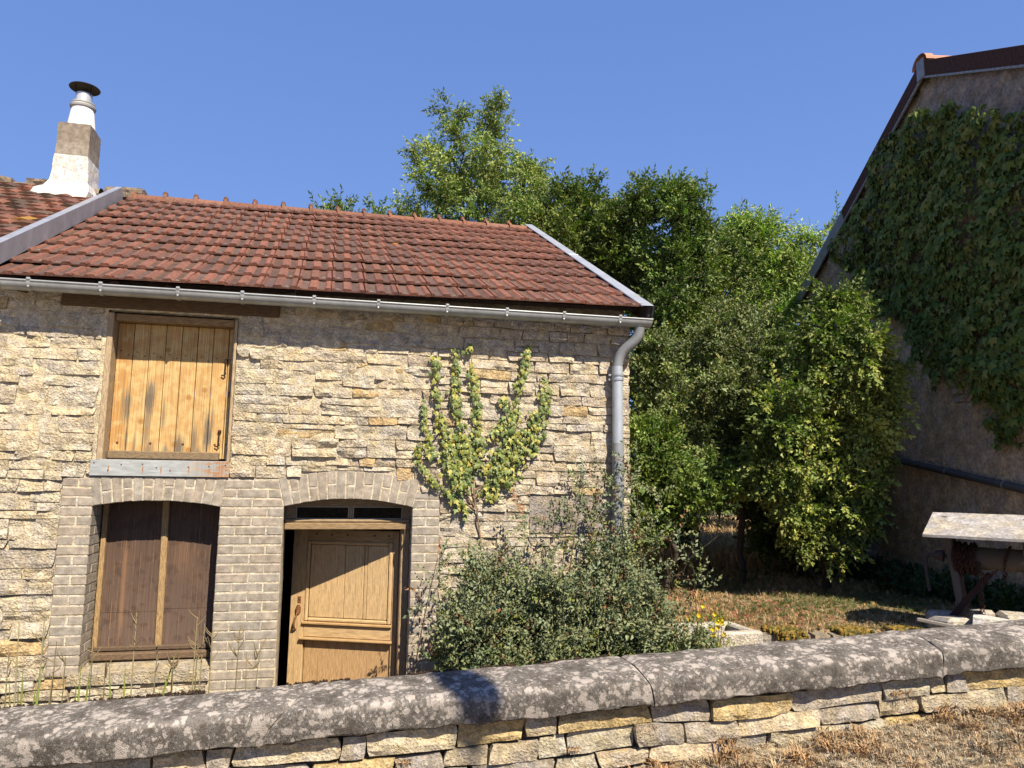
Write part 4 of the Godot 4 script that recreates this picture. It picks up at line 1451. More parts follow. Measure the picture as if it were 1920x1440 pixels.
# ---------------------------------------------------------------- the boundary wall
func boundary() -> void:
	var w := thing("boundary_wall", "low dry stone boundary wall with a rounded lichen covered concrete coping", "wall", Vector3(wall_from.x, 0, wall_from.z))
	rng.seed = 91
	var F := Transform3D(Basis(WD, Vector3.UP, WN), wall_from)
	# coping in lengths, parted by cracks
	var cuts := [-4.2, -2.9, -1.42, -0.86 + 0.0, 0.62, 2.02, 3.3, 4.6]
	cuts = [-4.2, -2.7, -1.03, 0.66, 2.02, 3.3, 4.6]
	var prof := [[-0.02, -0.01], [-0.004, -0.012], [0.0, 0.0], [0.0, 0.035], [-0.001, 0.066], [-0.008, 0.086], [-0.024, 0.100], [-0.055, 0.110], [-0.11, 0.119], [-0.17, 0.127], [-0.23, 0.133], [-0.29, 0.134], [-0.34, 0.128], [-0.375, 0.11], [-0.385, 0.06], [-0.385, 0.0]]
	for k in cuts.size() - 1:
		var a: float = cuts[k]
		var b: float = cuts[k + 1]
		var n := int((b - a) / 0.018)
		var P := []
		var skew0: float = 0.0 if k == 0 else [0, 0.0, -0.16, 0.05, -0.05, 0.06, 0.0][k]
		var skew1: float = [0.0, -0.16, 0.05, -0.05, 0.06, 0.0, 0.0][k]
		for i in n + 1:
			var row := []
			var t := i / float(n)
			for j in prof.size():
				var jt := j / float(prof.size() - 1)
				var sk := lerpf(skew0, skew1, t) * jt * 1.6
				var s := lerpf(a + 0.003, b - 0.003, t) - sk
				var wob := noise.get_noise_2d(s * 700, k * 70 + j * 60) * 0.007 + noise.get_noise_2d(s * 130, j * 25.0) * 0.009
				if i == 0 or i == n: wob -= 0.008
				var low := 0.006 * noise.get_noise_2d(s * 60, 320)
				if j < 4: low += noise.get_noise_2d(s * 800, 5) * 0.010 + noise.get_noise_2d(s * 150, 44) * 0.010
				if j < 2: low += 0.003
				var crk := noise.get_noise_2d(s * 50.0, 900) * 0.012 * (0 if (i == 0 or i == n) else 1)
				row.append(F * Vector3(s, cope_y(s) + prof[j][1] + wob + low, prof[j][0] + wob * 0.8 + crk))
			P.append(row)
		var m := MB.new()
		var base := tint(Color(0.94, 0.915, 0.89), 0.04)
		m.col = base
		var Cq := []
		for i in n + 1:
			var crow := []
			var s := lerpf(a, b, i / float(n))
			for j in prof.size():
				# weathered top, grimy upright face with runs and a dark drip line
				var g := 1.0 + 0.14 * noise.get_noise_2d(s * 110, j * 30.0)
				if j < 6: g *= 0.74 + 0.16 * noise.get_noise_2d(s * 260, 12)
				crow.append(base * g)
			Cq.append(crow)
		sheet(m, P, Cq)
		for e in [0, n]:
			var f := []
			for p in P[e]: f.append(p)
			m.away(f, F * Vector3((a + b) / 2, cope_y((a + b) / 2) + 0.05, -0.2))
		part(w, "coping", m.mesh(), M.coping)
	# core with an earthy face, stones laid dry in front
	var m2 := MB.new()
	m2.col = Color(0.10, 0.08, 0.055)
	for k in 24:
		var s0 := -4.2 + 8.8 * k / 24.0
		var s1 := -4.2 + 8.8 * (k + 1) / 24.0
		var t0 := cope_y(s0) - 0.006
		var t1 := cope_y(s1) - 0.006
		m2.quad(F * Vector3(s0, -0.1, -0.10), F * Vector3(s1, -0.1, -0.10), F * Vector3(s1, t1, -0.10), F * Vector3(s0, t0, -0.10))
		m2.quad(F * Vector3(s1, -0.1, -0.36), F * Vector3(s0, -0.1, -0.36), F * Vector3(s0, t0, -0.36), F * Vector3(s1, t1, -0.36))
		m2.quad(F * Vector3(s0, t0, -0.10), F * Vector3(s1, t1, -0.10), F * Vector3(s1, t1, -0.36), F * Vector3(s0, t0, -0.36))
	part(w, "core", m2.mesh(), M.soil)
	# courses are level with the coping: build them in a sheared strip
	var S := courses(-4.1, 4.5, -0.80, -0.018, [], 0.052, 0.112, 0.11, 0.40, 0.012, 0.024)
	for P in S:
		var mid: float = (P[0].x + P[2].x) * 0.5
		var top: float = P[2].y
		if cope_y(mid) + top < street_y(mid, 0.0) - 0.02: continue
		var Q := []
		for p in P: Q.append(Vector2(p.x, p.y + cope_y(p.x)))
		var col := tint(Color(0.50, 0.43, 0.305), 0.12, 0.05)
		var k := rng.randf()
		if k < 0.3: col = tint(Color(0.38, 0.33, 0.26), 0.12)
		elif k < 0.42: col = tint(Color(0.50, 0.38, 0.19), 0.1)
		part(w, "stone", stone_mesh(Q, F, rng.randf_range(-0.065, -0.038), 0.06, rng.randf_range(0.008, 0.016), col, 0.028), M.stone_dry)
	# thin moss and earth along the far edge of the coping
	var mm := MB.new()
	for i in 1500:
		var s := rng.randf_range(-2.4, 0.55)
		if noise.get_noise_2d(s * 300, 77) < -0.1: continue
		mm.col = tint(Color(0.055, 0.036, 0.022), 0.3)
		var c := F * Vector3(s, cope_y(s) + 0.118 + rng.randf_range(-0.006, 0.01), -0.372 + rng.randf_range(-0.012, 0.012))
		var r := rng.randf_range(0.003, 0.008)
		lathe(mm, c, [[r, -0.01], [r * 0.9, r * 0.4], [r * 0.4, r * 0.9], [0.0, r]], 5)
	part(w, "moss_crust", mm.mesh(), M.soil).set_meta("kind", "stuff")

# ---------------------------------------------------------------- terrace edge, trough, well
func terrace() -> void:
	var t := thing("terrace_edge", "tumbledown edging of mossy stones along the raised yard", "wall", Vector3(4.2, 0.9, 0.3))
	rng.seed = 101
	var pts := []
	var x := 3.58
	while x < 5.15:
		pts.append(x)
		var w := rng.randf_range(0.12, 0.26)
		for lay in 3:
			var h := rng.randf_range(0.09, 0.15)
			var y0 := 0.70 + lay * 0.15 + 0.06 * sstep(3.6, 5.2, x)
			var ang := -atan2(0.58, 1.4)
			var F := Transform3D(Basis(Vector3.UP, ang + rng.randf_range(-0.2, 0.2)), Vector3(x + w * 0.5 + rng.randf_range(-0.03, 0.03), y0 + h / 2, edge_z(x + w * 0.5) + 0.04 - 0.02 * lay))
			var col := tint(Color(0.30, 0.255, 0.19), 0.2, 0.05)
			part(t, "stone", stone_mesh(rect(-w / 2, w / 2, -h / 2, h / 2), F, 0.05, 0.16, 0.016, col, 0.04), M.stone_dry)
		x += w
	# cushions of moss on top
	var m := MB.new()
	for i in 3000:
		var px := rng.randf_range(3.58, 5.1)
		if noise.get_noise_2d(px * 240, 3) < -0.12 + 0.25 * rng.randf(): continue
		var pz := edge_z(px) + rng.randf_range(-0.16, 0.13)
		var drop := maxf(0.0, pz - edge_z(px) - 0.04) * 2.2 * rng.randf()
		var py := 1.15 + 0.06 * sstep(3.6, 5.2, px) - drop + 0.01
		m.col = tint(Color(0.26, 0.175, 0.04), 0.35, 0.2)
		if rng.randf() < 0.3: m.col = tint(Color(0.09, 0.085, 0.02), 0.3)
		var r := rng.randf_range(0.008, 0.026)
		lathe(m, Vector3(px, py, pz), [[r, -0.02], [r * 0.95, r * 0.3], [r * 0.6, r * 0.75], [0.0, r]], 6)
	part(t, "moss", m.mesh(), M.soil).set_meta("kind", "stuff")

func trough() -> void:
	var t := thing("stone_trough", "pale rectangular stone trough standing half hidden behind the coping", "trough", Vector3(3.1, 0.7, 0.14))
	rng.seed = 111
	var F := Transform3D(Basis(Vector3.UP, 0.03), Vector3(3.06, 0.70, 0.13))
	var col := Color(0.56, 0.51, 0.43)
	var put := func(called: String, c: Vector3, s: Vector3):
		part(t, called, box_mesh(F * c, s, 0.016, F.basis, tint(col, 0.04)), M.stone)
	put.call("front_side", Vector3(0, 0.26, 0.225), Vector3(1.0, 0.52, 0.09))
	put.call("back_side", Vector3(0, 0.255, -0.225), Vector3(1.0, 0.51, 0.09))
	put.call("end_side", Vector3(0.455, 0.256, 0), Vector3(0.09, 0.512, 0.36))
	put.call("end_side", Vector3(-0.455, 0.256, 0), Vector3(0.09, 0.512, 0.36))
	var m := MB.new()
	m.col = Color(0.10, 0.075, 0.05)
	box(m, F * Vector3(0, 0.12, 0), Vector3(0.82, 0.2, 0.36), 0.01, F.basis)
	part(t, "soil_filling", m.mesh(), M.soil)

func chain(m: MB, pts: Array, r: float) -> void:
	# oval links along a line, each turned a quarter against the last
	var acc := 0.0
	var step := r * 2.7
	var k := 0
	for i in pts.size() - 1:
		var a: Vector3 = pts[i]
		var b: Vector3 = pts[i + 1]
		var L := (b - a).length()
		var d := (b - a) / L
		while acc < L:
			var c := a + d * acc
			var s := d.cross(Vector3(0.3, 0.2, 0.9)).normalized()
			if k % 2: s = d.cross(s).normalized()
			var ring := []
			var rad := []
			for q in 9:
				var t := TAU * q / 8.0
				ring.append(c + d * cos(t) * r * 1.75 + s * sin(t) * r)
				rad.append(r * 0.34)
			tube(m, ring, rad, 4, false)
			acc += step
			k += 1
		acc -= L

func well() -> void:
	var u := Vector3(0.599, 0, 0.801)
	var v := Vector3(0.801, 0, -0.599)
	var O := Vector3(4.89, 2.04, 0.72)   # the near left corner of the little roof
	var w := thing("well", "small old well with a weathered sheet roof, wooden windlass and rusty chain", "well", Vector3(5.4, 1.2, 0.65))
	rng.seed = 121
	var at := func(a: float, b: float, y: float) -> Vector3: return O + u * a + v * b + Vector3.UP * (y - O.y)
	var B := Basis(u, Vector3.UP, u.cross(Vector3.UP))
	# roof: two sheets, zinc on the verges
	var half := 0.46
	var rise := 0.175
	for sd in [0, 1]:
		var m := MB.new()
		m.col = Color(0.46, 0.43, 0.39)
		var P := []
		for i in 15:
			var row := []
			for j in 9:
				var a := i / 14.0 * 0.86 - 0.0
				var b := j / 8.0
				var bb := b * half if sd == 0 else 2 * half - b * half
				row.append(at.call(a, bb, 2.045 + rise * b + 0.003 * noise.get_noise_2d(a * 300, b * 300)))
			if sd == 1: row.reverse()
			P.append(row)
		sheet(m, P)
		var Q := []
		for row in P:
			var r2 := []
			for p in row: r2.append(p - Vector3(0, 0.022, 0))
			r2.reverse()
			Q.append(r2)
		sheet(m, Q)
		for e in [[0, 0], [14, 0]]:
			for j in 8:
				m.quad(P[e[0]][j], P[e[0]][j + 1], P[e[0]][j + 1] - Vector3(0, 0.022, 0), P[e[0]][j] - Vector3(0, 0.022, 0))
		var low := 0 if sd == 0 else 8
		for i in 14:
			m.quad(P[i][low] - Vector3(0, 0.022, 0), P[i + 1][low] - Vector3(0, 0.022, 0), P[i + 1][low], P[i][low])
		part(w, "roof_sheet", m.mesh(), M.coping_pale)
		m = MB.new()
		m.col = Color(0.56, 0.58, 0.61)
		var s0: Vector3 = at.call(0.83, (-0.02 if sd == 0 else 2 * half + 0.02), 2.045)
		var s1: Vector3 = at.call(0.83, half, 2.045 + rise)
		var d := (s1 - s0).normalized()
		var nb := Basis(u, d, u.cross(d))
		var sgn := 1.0 if nb.z.y > 0 else -1.0
		box(m, (s0 + s1) / 2 + nb.z * 0.010 * sgn, Vector3(0.11, (s1 - s0).length(), 0.008), 0.003, nb)
		box(m, (s0 + s1) / 2 + u * 0.055 - nb.z * 0.02 * sgn, Vector3(0.008, (s1 - s0).length(), 0.06), 0.003, nb)
		part(w, "verge_strip", m.mesh(), M.zinc)
	var wood := Color(0.13, 0.10, 0.08)
	# posts of old plank, leaning apart
	for q in [[0.10, 0.46, 0.20, 1.35], [0.70, 0.46, 0.68, 1.35]]:
		var a: Vector3 = at.call(q[0], q[1], 2.19)
		var b: Vector3 = at.call(q[2], q[1], q[3])
		var d := (a - b).normalized()
		var bb := Basis(v, d, v.cross(d))
		part(w, "post", box_mesh((a + b) / 2, Vector3(0.21, (a - b).length(), 0.06), 0.012, bb, Color(0.17, 0.14, 0.115)), M.wood_old)
	var a2: Vector3 = at.call(0.42, 0.40, 1.72)
	var b2: Vector3 = at.call(0.12, 0.34, 1.33)
	var d2 := (a2 - b2).normalized()
	part(w, "brace", box_mesh((a2 + b2) / 2, Vector3(0.05, (a2 - b2).length(), 0.03), 0.004, Basis(d2.cross(v).normalized(), d2, v), Color(0.06, 0.035, 0.028)), M.wood_old)
	# windlass drum
	var m := MB.new()
	m.col = Color(0.16, 0.12, 0.09)
	var dp := []
	var dr := []
	for k in 9:
		dp.append(at.call(0.12 + 0.57 * k / 8.0, 0.45, 1.84))
		dr.append(0.095 + 0.004 * sin(k * 2.3))
	tube(m, dp, dr, 16)
	part(w, "drum", m.mesh(), M.wood_old)
	var rust := Color(0.075, 0.038, 0.026)
	# the chain: wound in two layers at the left, one turn at the right, two ends hanging
	m = MB.new()
	m.col = rust
	var coil := []
	for k in 340:
		var t := k / 340.0
		var an := t * TAU * 17.0
		var lay := 0.112 + 0.026 * t + 0.006 * sin(t * 37.0)
		coil.append(at.call(0.155 + (0.17 - 0.04 * t) * (0.5 - 0.5 * cos(t * 13.0)) + 0.015 * t, 0.45 - cos(an) * lay, 1.84 + sin(an) * lay - 0.01))
	chain(m, coil, 0.013)
	part(w, "wound_chain", m.mesh(), M.rust)
	for q in [[0.335, 1.72, 1.22], [0.355, 1.71, 1.24]]:
		m = MB.new()
		m.col = rust * 1.3
		chain(m, [at.call(q[0], 0.345, 1.80), at.call(q[0] + 0.005, 0.335, q[1]), at.call(q[0] + 0.012, 0.335, q[2])], 0.010)
		part(w, "hanging_chain", m.mesh(), M.rust)
	m = MB.new()
	m.col = rust
	var loop1 := []
	for k in 26:
		var an := k / 25.0 * TAU * 1.1
		loop1.append(at.call(0.54 + 0.03 * sin(an), 0.45 - cos(an) * 0.112, 1.84 + sin(an) * 0.112 - maxf(0.0, -sin(an)) * 0.05))
	chain(m, loop1, 0.011)
	var sag := []
	for k in 8:
		var t := k / 7.0
		sag.append(at.call(0.34 + 0.14 * t, 0.36, 1.745 - 0.05 * sin(t * PI) + 0.02 * t))
	chain(m, sag, 0.010)
	part(w, "loose_chain", m.mesh(), M.rust)
	# crank
	m = MB.new()
	m.col = Color(0.085, 0.07, 0.055)
	tube(m, [at.call(0.12, 0.45, 1.84), at.call(0.03, 0.45, 1.845), at.call(-0.04, 0.45, 1.845), at.call(-0.07, 0.44, 1.82), at.call(-0.072, 0.42, 1.74), at.call(-0.05, 0.39, 1.56), at.call(-0.045, 0.385, 1.53)], [0.018, 0.018, 0.016, 0.016, 0.015, 0.015, 0.010], 9)
	tube(m, [at.call(0.07, 0.45, 1.84), at.call(0.0, 0.45, 1.845)], [0.05, 0.04], 10)
	part(w, "crank_handle", m.mesh(), M.rust)
	# curb of worn slabs
	for k in 7:
		var an := TAU * k / 7.0 + 0.3
		var c: Vector3 = at.call(0.40 + cos(an) * 0.36, 0.46 + sin(an) * 0.36, 1.27)
		var f := Transform3D(Basis(Vector3.UP, -an + 0.65 + PI / 2), c)
		var Pm := MB.new()
		Pm.col = tint(Color(0.50, 0.46, 0.40), 0.12)
		box(Pm, c, Vector3(0.30, 0.17, 0.24), 0.03, f.basis.rotated(Vector3.RIGHT, rng.randf_range(-0.08, 0.08)))
		part(w, "curb_stone", Pm.mesh(), M.stone_dry)

func rubble() -> void:
	rng.seed = 131
	# loose stones, broken slabs and a board round the foot of the well
	for q in [[5.02, 0.86, 0.13, 0.10, "small broken stone lying left of the well at the terrace edge"], [5.14, 1.00, 0.16, 0.12, "squarish loose stone in front of the well kerb"], [5.30, 1.14, 0.15, 0.10, "low loose stone right before the well chain"], [5.62, 1.50, 0.13, 0.11, "upright pointed stone right of the well"], [4.90, 0.72, 0.15, 0.09, "flat loose stone beside the mossy edging"], [5.85, 1.62, 0.22, 0.09, "flat cream stone far right by dry grass"]]:
		var y := ground_y(q[0], q[1])
		var t := thing("loose_stone", q[4], "stone", Vector3(q[0], y, q[1]), "loose stones round the well")
		var F := Transform3D(Basis(Vector3.UP, rng.randf_range(-0.5, 0.3)), Vector3(q[0], y + q[3] * 0.4, q[1] + 0.02))
		part(t, "stone", stone_mesh(rect(-q[2] / 2, q[2] / 2, -q[3] / 2 - 0.02, q[3] / 2), F, 0.05, 0.12, 0.02, tint(Color(0.50, 0.44, 0.34), 0.12), 0.03), M.stone_dry)
	var sl := thing("broken_slab", "bright white broken stone slab lying before the well", "stone slab", Vector3(5.38, 1.2, 0.98))
	var f2 := Transform3D(Basis(Vector3(0.3, 0, 1).normalized(), -0.12).rotated(Vector3.UP, -0.5), Vector3(5.32, 1.36, 1.02))
	part(sl, "slab", stone_mesh([Vector2(-0.24, -0.13), Vector2(0.22, -0.16), Vector2(0.26, 0.10), Vector2(-0.14, 0.17)], Transform3D(f2.basis * Basis(Vector3.RIGHT, -PI / 2), f2.origin), 0.03, 0.06, 0.008, Color(0.70, 0.67, 0.62), 0.06), M.stone_dry)
	var bd := thing("fallen_board", "grey weathered board lying left of the well kerb", "board", Vector3(5.0, 1.2, 0.8))
	part(bd, "board", box_mesh(Vector3(5.02, 1.305, 0.84), Vector3(0.5, 0.03, 0.12), 0.006, Basis(Vector3.UP, -0.9).rotated(Vector3(0, 0, 1), -0.16), Color(0.33, 0.30, 0.27)), M.wood_old)

# ---------------------------------------------------------------- the barn
func barn_at(s: float, y: float, out := 0.0) -> Vector3:
	return Vector3(BARN.x, 0, BARN.z) + FH * s - RH * out + Vector3.UP * y

func rake_y(s: float) -> float:
	return 7.76 - absf(s + 1.85) * (0.455 if s > -1.85 else 0.50)

func barn() -> void:
	var b := thing("barn", "tall rendered barn gable in shade with zinc and rust edged roof", "barn", Vector3(BARN.x, 1.15, BARN.z))
	rng.seed = 141
	var s0 := -5.0
	var s1 := 2.25
	var F := Transform3D(Basis(-FH, Vector3.UP, -RH), Vector3(BARN.x, 0, BARN.z))  # u runs towards the street
	var m := MB.new()
	var P := []
	var Cc := []
	var n := 120
	var nv := 90
	for i in n + 1:
		var s := lerpf(s1, s0, i / float(n))
		var row := []
		var crow := []
		for j in nv + 1:
			var y := lerpf(0.9, rake_y(s) - 0.06, j / float(nv))
			var rough := sstep(5.2, 6.6, y + 0.5 * noise.get_noise_2d(s * 40, y * 40) + (0.9 if s > -0.2 else 0.0) * sstep(3.6, 4.6, y))
			var bare := 0.0
			var k := noise.get_noise_2d(s * 260, y * 420)
			var d := 0.012 * noise.get_noise_2d(s * 40, y * 40) + rough * k * 0.05 + 0.004 * noise.get_noise_2d(s * 200, y * 200) - rough * 0.02
			row.append(barn_at(s, y, d))
			var c := Color(0.74, 0.54, 0.345).lerp(Color(0.64, 0.475, 0.315), clampf(0.5 + 1.4 * noise.get_noise_2d(s * 25, y * 60), 0, 1))
			c = c.lerp(Color(0.66, 0.43, 0.17), clampf(1.3 * noise.get_noise_2d(s * 30 + 500, y * 30), 0, 0.6) * sstep(3.2, 1.6, y))
			c = c.lerp(Color(0.31, 0.27, 0.225), rough * 0.85)
			c = c.lerp(Color(0.33, 0.265, 0.20), 0.6 * sstep(0.25, 0.5, noise.get_noise_2d(s * 60 + 90, y * 12)))
			crow.append(c)
		P.append(row)
		Cc.append(crow)
	sheet(m, P, Cc)
	var wl := part(b, "gable_wall", m.mesh(), M.plaster)
	# bare rubble at the far foot, in the lost patch of render, and up the rake
	var stones := []
	stones += courses(-1.95, -0.02, 1.1, 2.35, [], 0.07, 0.13, 0.14, 0.36, 0.012)
	for q in [[2.00, 3.52, 0.20, 0.09], [2.06, 3.42, 0.24, 0.08], [2.12, 3.33, 0.20, 0.075], [2.20, 3.24, 0.10, 0.06], [2.52, 3.24, 0.14, 0.07], [2.58, 3.15, 0.20, 0.07], [2.61, 3.07, 0.18, 0.06], [2.64, 2.86, 0.12, 0.10], [1.98, 3.61, 0.12, 0.07]]:
		stones.append(rect(q[0], q[0] + q[2], q[1], q[1] + q[3]))
	for P2 in stones:
		part(wl, "stone", stone_mesh(P2, F, rng.randf_range(0.02, 0.04), 0.06, 0.012, tint(Color(0.60, 0.51, 0.42), 0.12), 0.05), M.stone)
	# the other walls, so that the barn is a closed body
	m = MB.new()
	m.col = Color(0.36, 0.30, 0.22)
	var deep := 9.0
	var A := [barn_at(s0, 0.5), barn_at(s0, rake_y(s0) - 0.1), barn_at(-1.85, 7.6), barn_at(s1, rake_y(s1) - 0.1), barn_at(s1, 0.5)]
	var inside := barn_at(-1.5, 3.0, -4.0)
	for k in 5:
		var p: Vector3 = A[k]
		var q: Vector3 = A[(k + 1) % 5]
		m.away([p - RH * -0.08, q - RH * -0.08, q + RH * deep, p + RH * deep], inside)
	var bk := []
	for p in A: bk.append(p + RH * deep)
	m.away(bk, inside)
	part(b, "side_wall", m.mesh(), M.plaster)
	# roof slopes with an overhang over the gable
	for side in [[-1.85, 2.62], [-1.85, -5.4]]:
		m = MB.new()
		m.col = Color(0.20, 0.085, 0.055)
		var a: float = side[0]
		var c: float = side[1]
		var ov := 0.06
		var t0 := barn_at(a, 7.80, ov)
		var t1 := barn_at(c, rake_y(c) + 0.04, ov)
		var dn := Vector3(0, -0.09, 0)
		var lr := RH * (deep + 0.3)
		m.away([t0, t1, t1 + lr, t0 + lr], inside)
		m.away([t0 + dn, t1 + dn, t1 + dn + lr, t0 + dn + lr], inside + Vector3(0, 20, 0))
		m.away([t1, t1 + dn, t1 + dn + lr, t1 + lr], inside)
		m.away([t0, t1, t1 + dn, t0 + dn], inside)
		part(b, "roof_slope", m.mesh(), M.tile)
		# verge plates: rusty painted near the top, bare zinc lower down on the far slope
		var cut := 0.53 if c > 0 else 1.0
		for q in [[0.0, cut, Color(0.085, 0.040, 0.030)], [cut, 1.0, Color(0.27, 0.31, 0.34)]]:
			if q[1] - q[0] < 0.01: continue
			var p0: Vector3 = t0.lerp(t1, q[0]) - RH * 0.012
			var p1: Vector3 = t0.lerp(t1, q[1]) - RH * 0.012
			var d := (p1 - p0).normalized()
			var bb := Basis(d, d.cross(RH) * -1.0, RH)
			bb = Basis(d, RH.cross(d), RH)
			var vm := MB.new()
			vm.col = q[2]
			var drop := Vector3(0, -0.085, 0)
			box(vm, (p0 + p1) / 2 + drop, Vector3((p1 - p0).length(), 0.20, 0.012), 0.003, bb)
			vm.col = Color(0.33, 0.36, 0.38)
			box(vm, (p0 + p1) / 2 + Vector3(0, -0.20, 0) + RH * 0.006, Vector3((p1 - p0).length(), 0.028, 0.03), 0.004, bb)
			part(b, "verge_plate", vm.mesh(), M.zinc_dull if q[0] > 0.1 else M.rust, "rusty brown verge plate" if q[0] < 0.1 else "bare grey zinc verge plate")
	m = MB.new()
	m.col = Color(0.34, 0.37, 0.40)
	box(m, barn_at(-1.85, 7.70, 0.085), Vector3(0.16, 0.26, 0.02), 0.004, Basis(-FH, Vector3.UP, -RH))
	part(b, "apex_plate", m.mesh(), M.zinc_dull)
	for k in 4:
		m = MB.new()
		m.col = tint(Color(0.36, 0.19, 0.13), 0.1)
		var rows := []
		for q in [[0.0, 0.17], [0.10, 0.17], [0.11, 0.145], [0.62, 0.135]]:
			var row := []
			for a in 9:
				var an := PI * a / 8.0
				row.append(barn_at(-1.85, 7.76, 0.10) + RH * (k * 0.55 + q[0]) + Vector3.UP * sin(an) * q[1] * 0.8 + FH * cos(an) * q[1])
			row.reverse()
			rows.append(row)
		rows.reverse()
		sheet(m, rows)
		part(b, "ridge_tile", m.mesh(), M.plain)
	# the long sloping pipe on its clips
	m = MB.new()
	m.col = Color(0.13, 0.125, 0.12)
	tube(m, [barn_at(-0.166, 2.878, 0.07), barn_at(-3.10, 2.447, 0.07), barn_at(-4.6, 2.22, 0.07)], [0.042, 0.042, 0.042], 12)
	var pp := part(b, "drain_pipe", m.mesh(), M.zinc_dull)
	for s in [-0.9, -1.9, -2.92, -3.9]:
		m = MB.new()
		m.col = Color(0.30, 0.30, 0.30)
		var y: float = lerpf(2.878, 2.447, (-0.166 - s) / 2.934)
		tube(m, [barn_at(s - 0.01, y - 0.0015, 0.07), barn_at(s + 0.01, y + 0.0015, 0.07)], [0.047, 0.047], 12)
		part(pp, "clip", m.mesh(), M.zinc_dull)

# ---------------------------------------------------------------- plants
# a small leaf, folded along its middle and bent at the tip; base at the origin, pointing along +y
func add_leaf(m: MB, T: Transform3D, L: float, W: float, fold := 0.25, droop := 0.2) -> void:
	var z := -L * droop
	var f := W * fold
	var a := T * Vector3(0, 0, 0)
	var l := T * Vector3(-W * 0.5, L * 0.42, f)
	var r := T * Vector3(W * 0.5, L * 0.42, f)
	var c := T * Vector3(0, L * 0.5, -0.0)
	var t := T * Vector3(0, L, z)
	m.tri(a, c, l); m.tri(a, r, c); m.tri(l, c, t); m.tri(c, r, t)

func twig_mesh(sd: int, n: int, length: float, L: float, W: float, col: Color, vary := 0.25, stem := true) -> ArrayMesh:
	rng.seed = sd
	var m := MB.new()
	var bend := rng.randf_range(-0.3, 0.3)
	var pt := func(t: float) -> Vector3: return Vector3(bend * length * t * t, length * t, 0.10 * length * sin(t * 3.0))
	if stem:
		m.col = Color(0.09, 0.07, 0.04)
		tube(m, [pt.call(0.0), pt.call(0.5), pt.call(1.0)], [length * 0.012, length * 0.009, length * 0.004], 3, false)
	for k in n:
		var t := (k + 0.6) / n
		var side := 1.0 if k % 2 else -1.0
		var az := rng.randf_range(-0.9, 0.9)
		var yaw := side * rng.randf_range(0.5, 1.25)
		if k == n - 1: yaw *= 0.2
		var B := Basis(Vector3.UP, az) * Basis(Vector3(0, 0, 1), -yaw) * Basis(Vector3.RIGHT, rng.randf_range(-0.7, 0.5)) * Basis(Vector3.UP, rng.randf_range(-0.8, 0.8))
		var s := rng.randf_range(0.65, 1.15)
		m.col = tint(col, vary, 0.12)
		add_leaf(m, Transform3D(B, pt.call(t)), L * s, W * s, rng.randf_range(0.1, 0.35), rng.randf_range(0.0, 0.35))
	return m.mesh()

func blob_point(b: Array) -> Vector3:
	var d := Vector3(rng.randfn(), rng.randfn(), rng.randfn()).normalized()
	var r := pow(rng.randf(), 0.42)
	return b[0] + Vector3(d.x * b[1].x, d.y * b[1].y, d.z * b[1].z) * r

